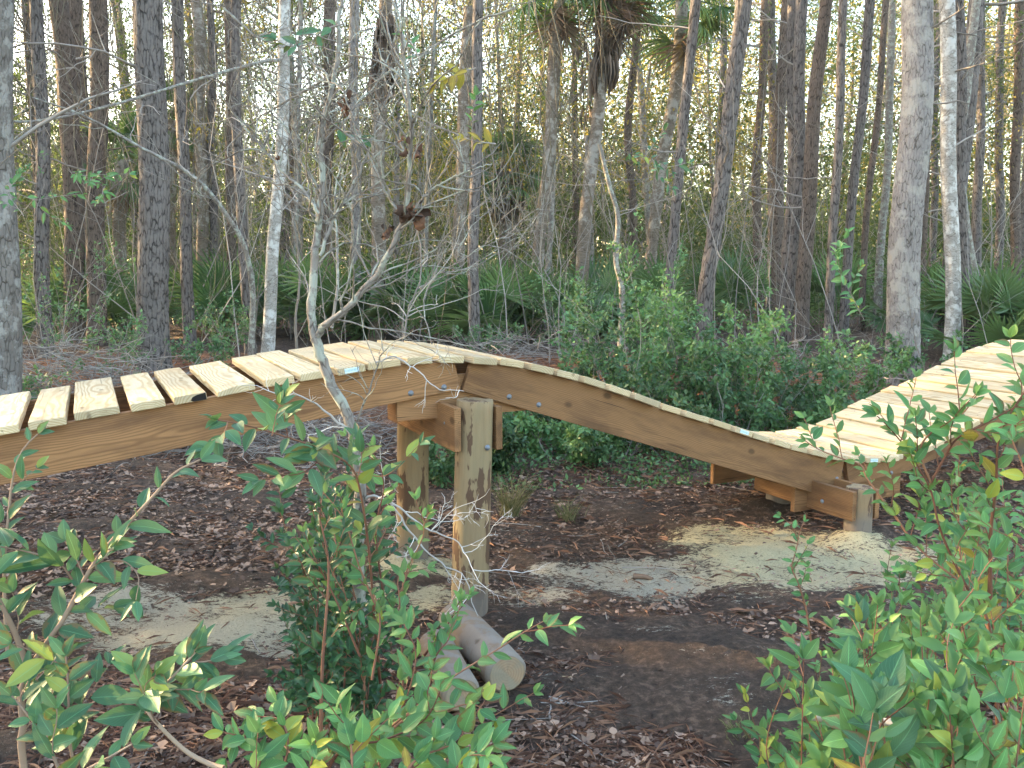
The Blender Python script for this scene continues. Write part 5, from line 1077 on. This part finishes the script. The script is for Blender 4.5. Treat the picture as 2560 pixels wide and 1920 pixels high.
# dark holly-like shrub round the sapling trunk
hb = on_ground(860, 1800)
s = Shrub('holly_shrub', 'dense dark small-leaved shrub wrapped round the foot of the bare sapling', 'shrub', tuple(hb), 'dark', 'stem_red', 3)
for k in range(26):
    bx = s.rg.uniform(760, 960); tx = bx + s.rg.normal(0, 70); ty = s.rg.uniform(1150, 1720); tx = min(max(tx, 700), 1060); Yk = s.rg.uniform(2.9, 3.6)
    P3 = [at(bx, 1830, Yk), at(bx + s.rg.normal(0, 18), (1830 + ty) / 2, Yk), at(tx, ty, Yk + s.rg.normal(0, .1))]; P3[0][2] = 0; c = s.curve(P3, .004, .0015, 18); s.shoot(c, 14, .15, 1.15, spread=1.); s.side_shoots(c, 7, .17, 9, 1.15, t0=.15, spread=1.)
c = s.curve([at(803, 1900, 2.7)] + tr3([(803, 1774), (807, 1652), (816, 1530), (822, 1428), (816, 1367), (800, 1300)], 2.7, 2.8), .0075, .003); s.side_shoots(c, 6, .2, 6, 1.2)
print('holly', s.done())
# mid-green shrub in front of the logs
s = Shrub('laurel_shrub', 'fresh green broad-leaved shrub in the bottom centre in front of the logs', 'shrub', (-.55, 2.2, 0), 'bright', 'stem_red', 4)
for pts, ya, yb, nlf, sc_ in [([(940, 1960), (966, 1835), (1039, 1770), (1108, 1709), (1170, 1668), (1251, 1619), (1312, 1579), (1357, 1554)], 2.3, 2.5, 20, 1.1), ([(1010, 1800), (1007, 1700), (1004, 1611), (999, 1497), (999, 1440), (1068, 1420)], 2.6, 2.8, 16, .95), ([(900, 1960), (960, 1830), (1010, 1760), (1040, 1640), (1010, 1560)], 2.4, 2.6, 15, 1.1),
      ([(800, 1960), (860, 1870), (960, 1850), (1060, 1800), (1100, 1730)], 2.1, 2.2, 16, 1.2), ([(980, 1980), (1040, 1900), (1110, 1870), (1180, 1850)], 2.0, 2.1, 15, 1.25), ([(700, 1960), (720, 1860), (700, 1800), (640, 1790)], 2.2, 2.3, 14, 1.2), ([(950, 1860), (1010, 1800), (1100, 1780), (1180, 1760), (1240, 1800)], 2.4, 2.5, 14, 1.1),
      ([(870, 1980), (880, 1900), (870, 1820), (850, 1760)], 2.0, 2.1, 13, 1.2), ([(620, 1980), (650, 1900), (620, 1850), (560, 1830)], 2.1, 2.2, 12, 1.1), ([(1060, 1720), (1090, 1640), (1120, 1600), (1130, 1560)], 2.6, 2.7, 10, .9), ([(930, 1700), (950, 1560), (930, 1480), (870, 1440)], 2.7, 2.9, 12, .85), ([(960, 1560), (900, 1420), (860, 1300), (800, 1220)], 2.8, 2.8, 13, .85), ([(1000, 1600), (1010, 1450), (1060, 1330), (1040, 1250)], 2.9, 2.9, 12, .8), ([(900, 1640), (840, 1500), (790, 1400), (760, 1330)], 2.8, 2.8, 13, .85), ([(960, 1500), (940, 1330), (960, 1210), (930, 1120)], 2.9, 3.0, 13, .85), ([(1060, 1640), (1120, 1560), (1150, 1500)], 2.75, 2.75, 9, .8), ([(1100, 1980), (1160, 1900), (1230, 1860)], 2.0, 2.0, 10, 1.15), ([(760, 1980), (780, 1900), (790, 1850)], 2.1, 2.1, 10, 1.1)]:
    c = s.curve(tr3(pts, ya, yb), .0045, .0015); s.shoot(c, nlf, .15, sc_, yellow=.02); s.side_shoots(c, 2, .13, 3, sc_ * .9, t0=.15)
for k in range(4):
    bx = s.rg.uniform(620, 1160); c = s.curve([at(bx, 1990, 2.2), at(bx + s.rg.normal(0, 20), 1900, 2.25), at(bx + s.rg.normal(0, 50), s.rg.uniform(1760, 1880), 2.3)], .003, .001); s.shoot(c, 11, .1, .95, kind='dark' if s.rg.rand() < .4 else None)
print('centre', s.done())
# right shrubs
s = Shrub('laurel_shrub', 'tall red-stemmed shrub with light green leaves reaching up over the boardwalk on the right', 'shrub', (1.35, 2.25, 0), 'bright', 'stem_red', 5)
for pts, ya, yb, nlf, sc_, ns in [([(2500, 1900), (2479, 1603), (2451, 1514), (2414, 1463), (2352, 1329), (2327, 1227), (2282, 1146), (2230, 1077), (2193, 1040)], 2.5, 2.5, 20, .95, 9), ([(2475, 1519), (2477, 1332), (2490, 1220), (2497, 1100), (2540, 1010), (2580, 960)], 2.5, 2.4, 17, 1., 7),
      ([(2327, 1207), (2360, 1146), (2392, 1097), (2453, 1064), (2560, 1007), (2620, 990)], 2.5, 2.4, 16, 1., 5), ([(2278, 1349), (2230, 1280), (2193, 1231), (2164, 1190), (2152, 1162), (2103, 1146), (2046, 1123), (2014, 1103)], 2.6, 2.75, 16, .75, 4), ([(2414, 1463), (2330, 1400), (2278, 1349), (2240, 1290)], 2.5, 2.6, 8, .9, 3),
      ([(2600, 1700), (2580, 1500), (2570, 1300), (2560, 1180), (2530, 1100)], 2.3, 2.3, 14, 1.05, 6), ([(2395, 1500), (2400, 1380), (2395, 1250), (2400, 1180)], 2.7, 2.7, 12, .85, 5), ([(2327, 1207), (2300, 1130), (2330, 1080), (2400, 1040), (2440, 990)], 2.5, 2.4, 10, .9, 3)]:
    c = s.curve(tr3(pts, ya, yb), .007 if ns > 5 else .004, .0016, 34); s.shoot(c, nlf, .2, sc_, yellow=.06); s.side_shoots(c, ns, .19, 6, sc_ * .95, t0=.1, yellow=.05)
print('rt', s.done())
s = Shrub('young_laurel', 'small single-stemmed sapling standing on the soil in front of the right post', 'young tree', tuple(at(2027, 1600, 3.3)), 'bright', 'stem_red', 6)
c = s.curve(tr3([(2030, 1620), (2021, 1556), (2012, 1509), (1993, 1453), (1979, 1420), (1984, 1397), (1993, 1364), (1998, 1332), (2010, 1305)], 3.3, 3.3), .005, .0015); s.shoot(c, 17, .12, .8, spread=1.1); s.side_shoots(c, 3, .12, 4, .7, t0=.4); s.done()
k_ = 0
for nm, x0, x1, y0, y1, ya, yb, n_, sc_, lab in [('laurel_shrub', 2050, 2620, 1620, 1960, 1.5, 1.9, 17, 1.4, 'big bright leaves of the shrub nearest the viewer in the bottom right corner'), ('laurel_shrub', 1960, 2620, 1450, 1800, 2.1, 2.7, 27, 1.15, 'bushy light green shrub filling the lower right behind the nearest leaves'),
      ('laurel_shrub', 2150, 2640, 1300, 1620, 3.0, 3.7, 26, .95, 'green shrub mass at right edge below the boardwalk'), ('laurel_shrub', 1900, 2120, 1640, 1930, 2.6, 3.0, 12, .85, 'low leafy shoots at the left fringe of the lower right shrubs'), ('laurel_shrub', 2300, 2640, 1180, 1450, 3.6, 4.4, 20, .9, 'darker shrub under the rising right end of the boardwalk')]:
    k_ += 1; s = Shrub(nm, lab, 'shrub', (((x0 + x1) / 2 - 1280) / F * ya, (ya + yb) / 2, 0), 'bright', 'stem_red', 20 + k_)
    for k in range(n_):
        Yk = s.rg.uniform(ya, yb); tx = s.rg.uniform(x0, x1); fr = (tx - x0) / (x1 - x0); ty = y1 - (y1 - y0) * s.rg.rand() ** .8 * (.35 + .65 * min(1, fr * 2.2)); bx = tx + s.rg.uniform(-20, 90)
        tip = at(tx, ty, Yk); bse = at(bx, ty + 60, Yk + s.rg.normal(0, .12)); L_ = min(tip[2] - .02, s.rg.uniform(.35, .7)); bse[2] = tip[2] - L_; md = (tip + bse) / 2 + s.rg.normal(0, .03, 3); c = s.curve([bse, md, tip], .0035, .0012, 16); s.shoot(c, 11, .08, sc_ * s.rg.uniform(.75, 1.15), yellow=.05, kind='big' if s.rg.rand() < .3 else None); s.side_shoots(c, 2, .15, 4, sc_ * .9, t0=.15)
    print(nm, s.done())
# leafy sprigs high in the bare twigs
for k, (pts, Y, n_, kd, sc_, lab) in enumerate([([(860, 60), (810, 75), (770, 110), (720, 115), (690, 100)], 3.3, 13, 'big', .9, 'green leathery leaf sprig high at upper left centre'), ([(860, 300), (850, 330), (900, 345)], 3.3, 5, 'big', .85, 'pale green leaf sprig below the high one'), ([(1190, 170), (1130, 190), (1090, 210)], 3.4, 9, 'yellow', .9, 'yellow-green leaf rosette left of the centre pine'),
      ([(1180, 330), (1182, 290), (1190, 240)], 3.4, 8, 'bright', .8, 'green narrow sprig against the centre pine'), ([(1240, 360), (1200, 355), (1160, 345)], 3.4, 8, 'yellow', .8, 'yellow-green sprig beside the centre pine'), ([(1050, 150), (1030, 110), (1010, 90)], 3.4, 7, 'bright', .8, 'bright sprig at the top of the forked sapling'), ([(60, 540), (20, 480), (90, 500), (120, 490)], 6.5, 8, 'bright', 1.2, 'bright leafy vine sprig by the thick edge trunk'),
      ([(180, 430), (210, 440), (250, 460), (270, 480)], 6.5, 12, 'bright', 1.1, 'bright green leafy sprig between the slim and the big pine'), ([(1560, 380), (1640, 400), (1680, 430)], 6.5, 9, 'big', .9, 'sprig of light leaves in front of the lit palm'), ([(2160, 800), (2130, 740), (2090, 660), (2100, 620)], 7.5, 18, 'bright', 1.5, 'bright leafy shoot rising left of the big pale trunk')]):
    s = Shrub('leaf_sprig', lab, 'leaf sprig', tuple(at(*pts[0], Y)), kd, 'twig', 40 + k); c = s.curve(tr3(pts, Y, Y), .003, .0012); s.shoot(c, n_, .1, sc_, spread=1.1)
    if Y > 5: s.side_shoots(c, 5, .25, 5, sc_, t0=.05)
    s.done()

# ------------------------------------------------------------------ thin haze added to stand in for lens glare
hm = bpy.data.meshes.new('haze'); bm = bmesh.new(); bmesh.ops.create_cube(bm, size=1); bm.to_mesh(hm); bm.free()
hz, n, bs = newmat('thin_haze'); n.nodes.remove(bs); v = n.nodes.new('ShaderNodeVolumePrincipled'); v.inputs['Density'].default_value = .0005; v.inputs['Color'].default_value = (.92, .93, .95, 1)
n.links.new(v.outputs[0], n.nodes['Material Output'].inputs['Volume'])
o = link('haze', hm, hz, kind='stuff'); o.location = (0, 90, 13); o.scale = (304, 224, 30); o['label'] = 'thin pale haze added in place of lens veil over the deep wood'; o['category'] = 'haze'
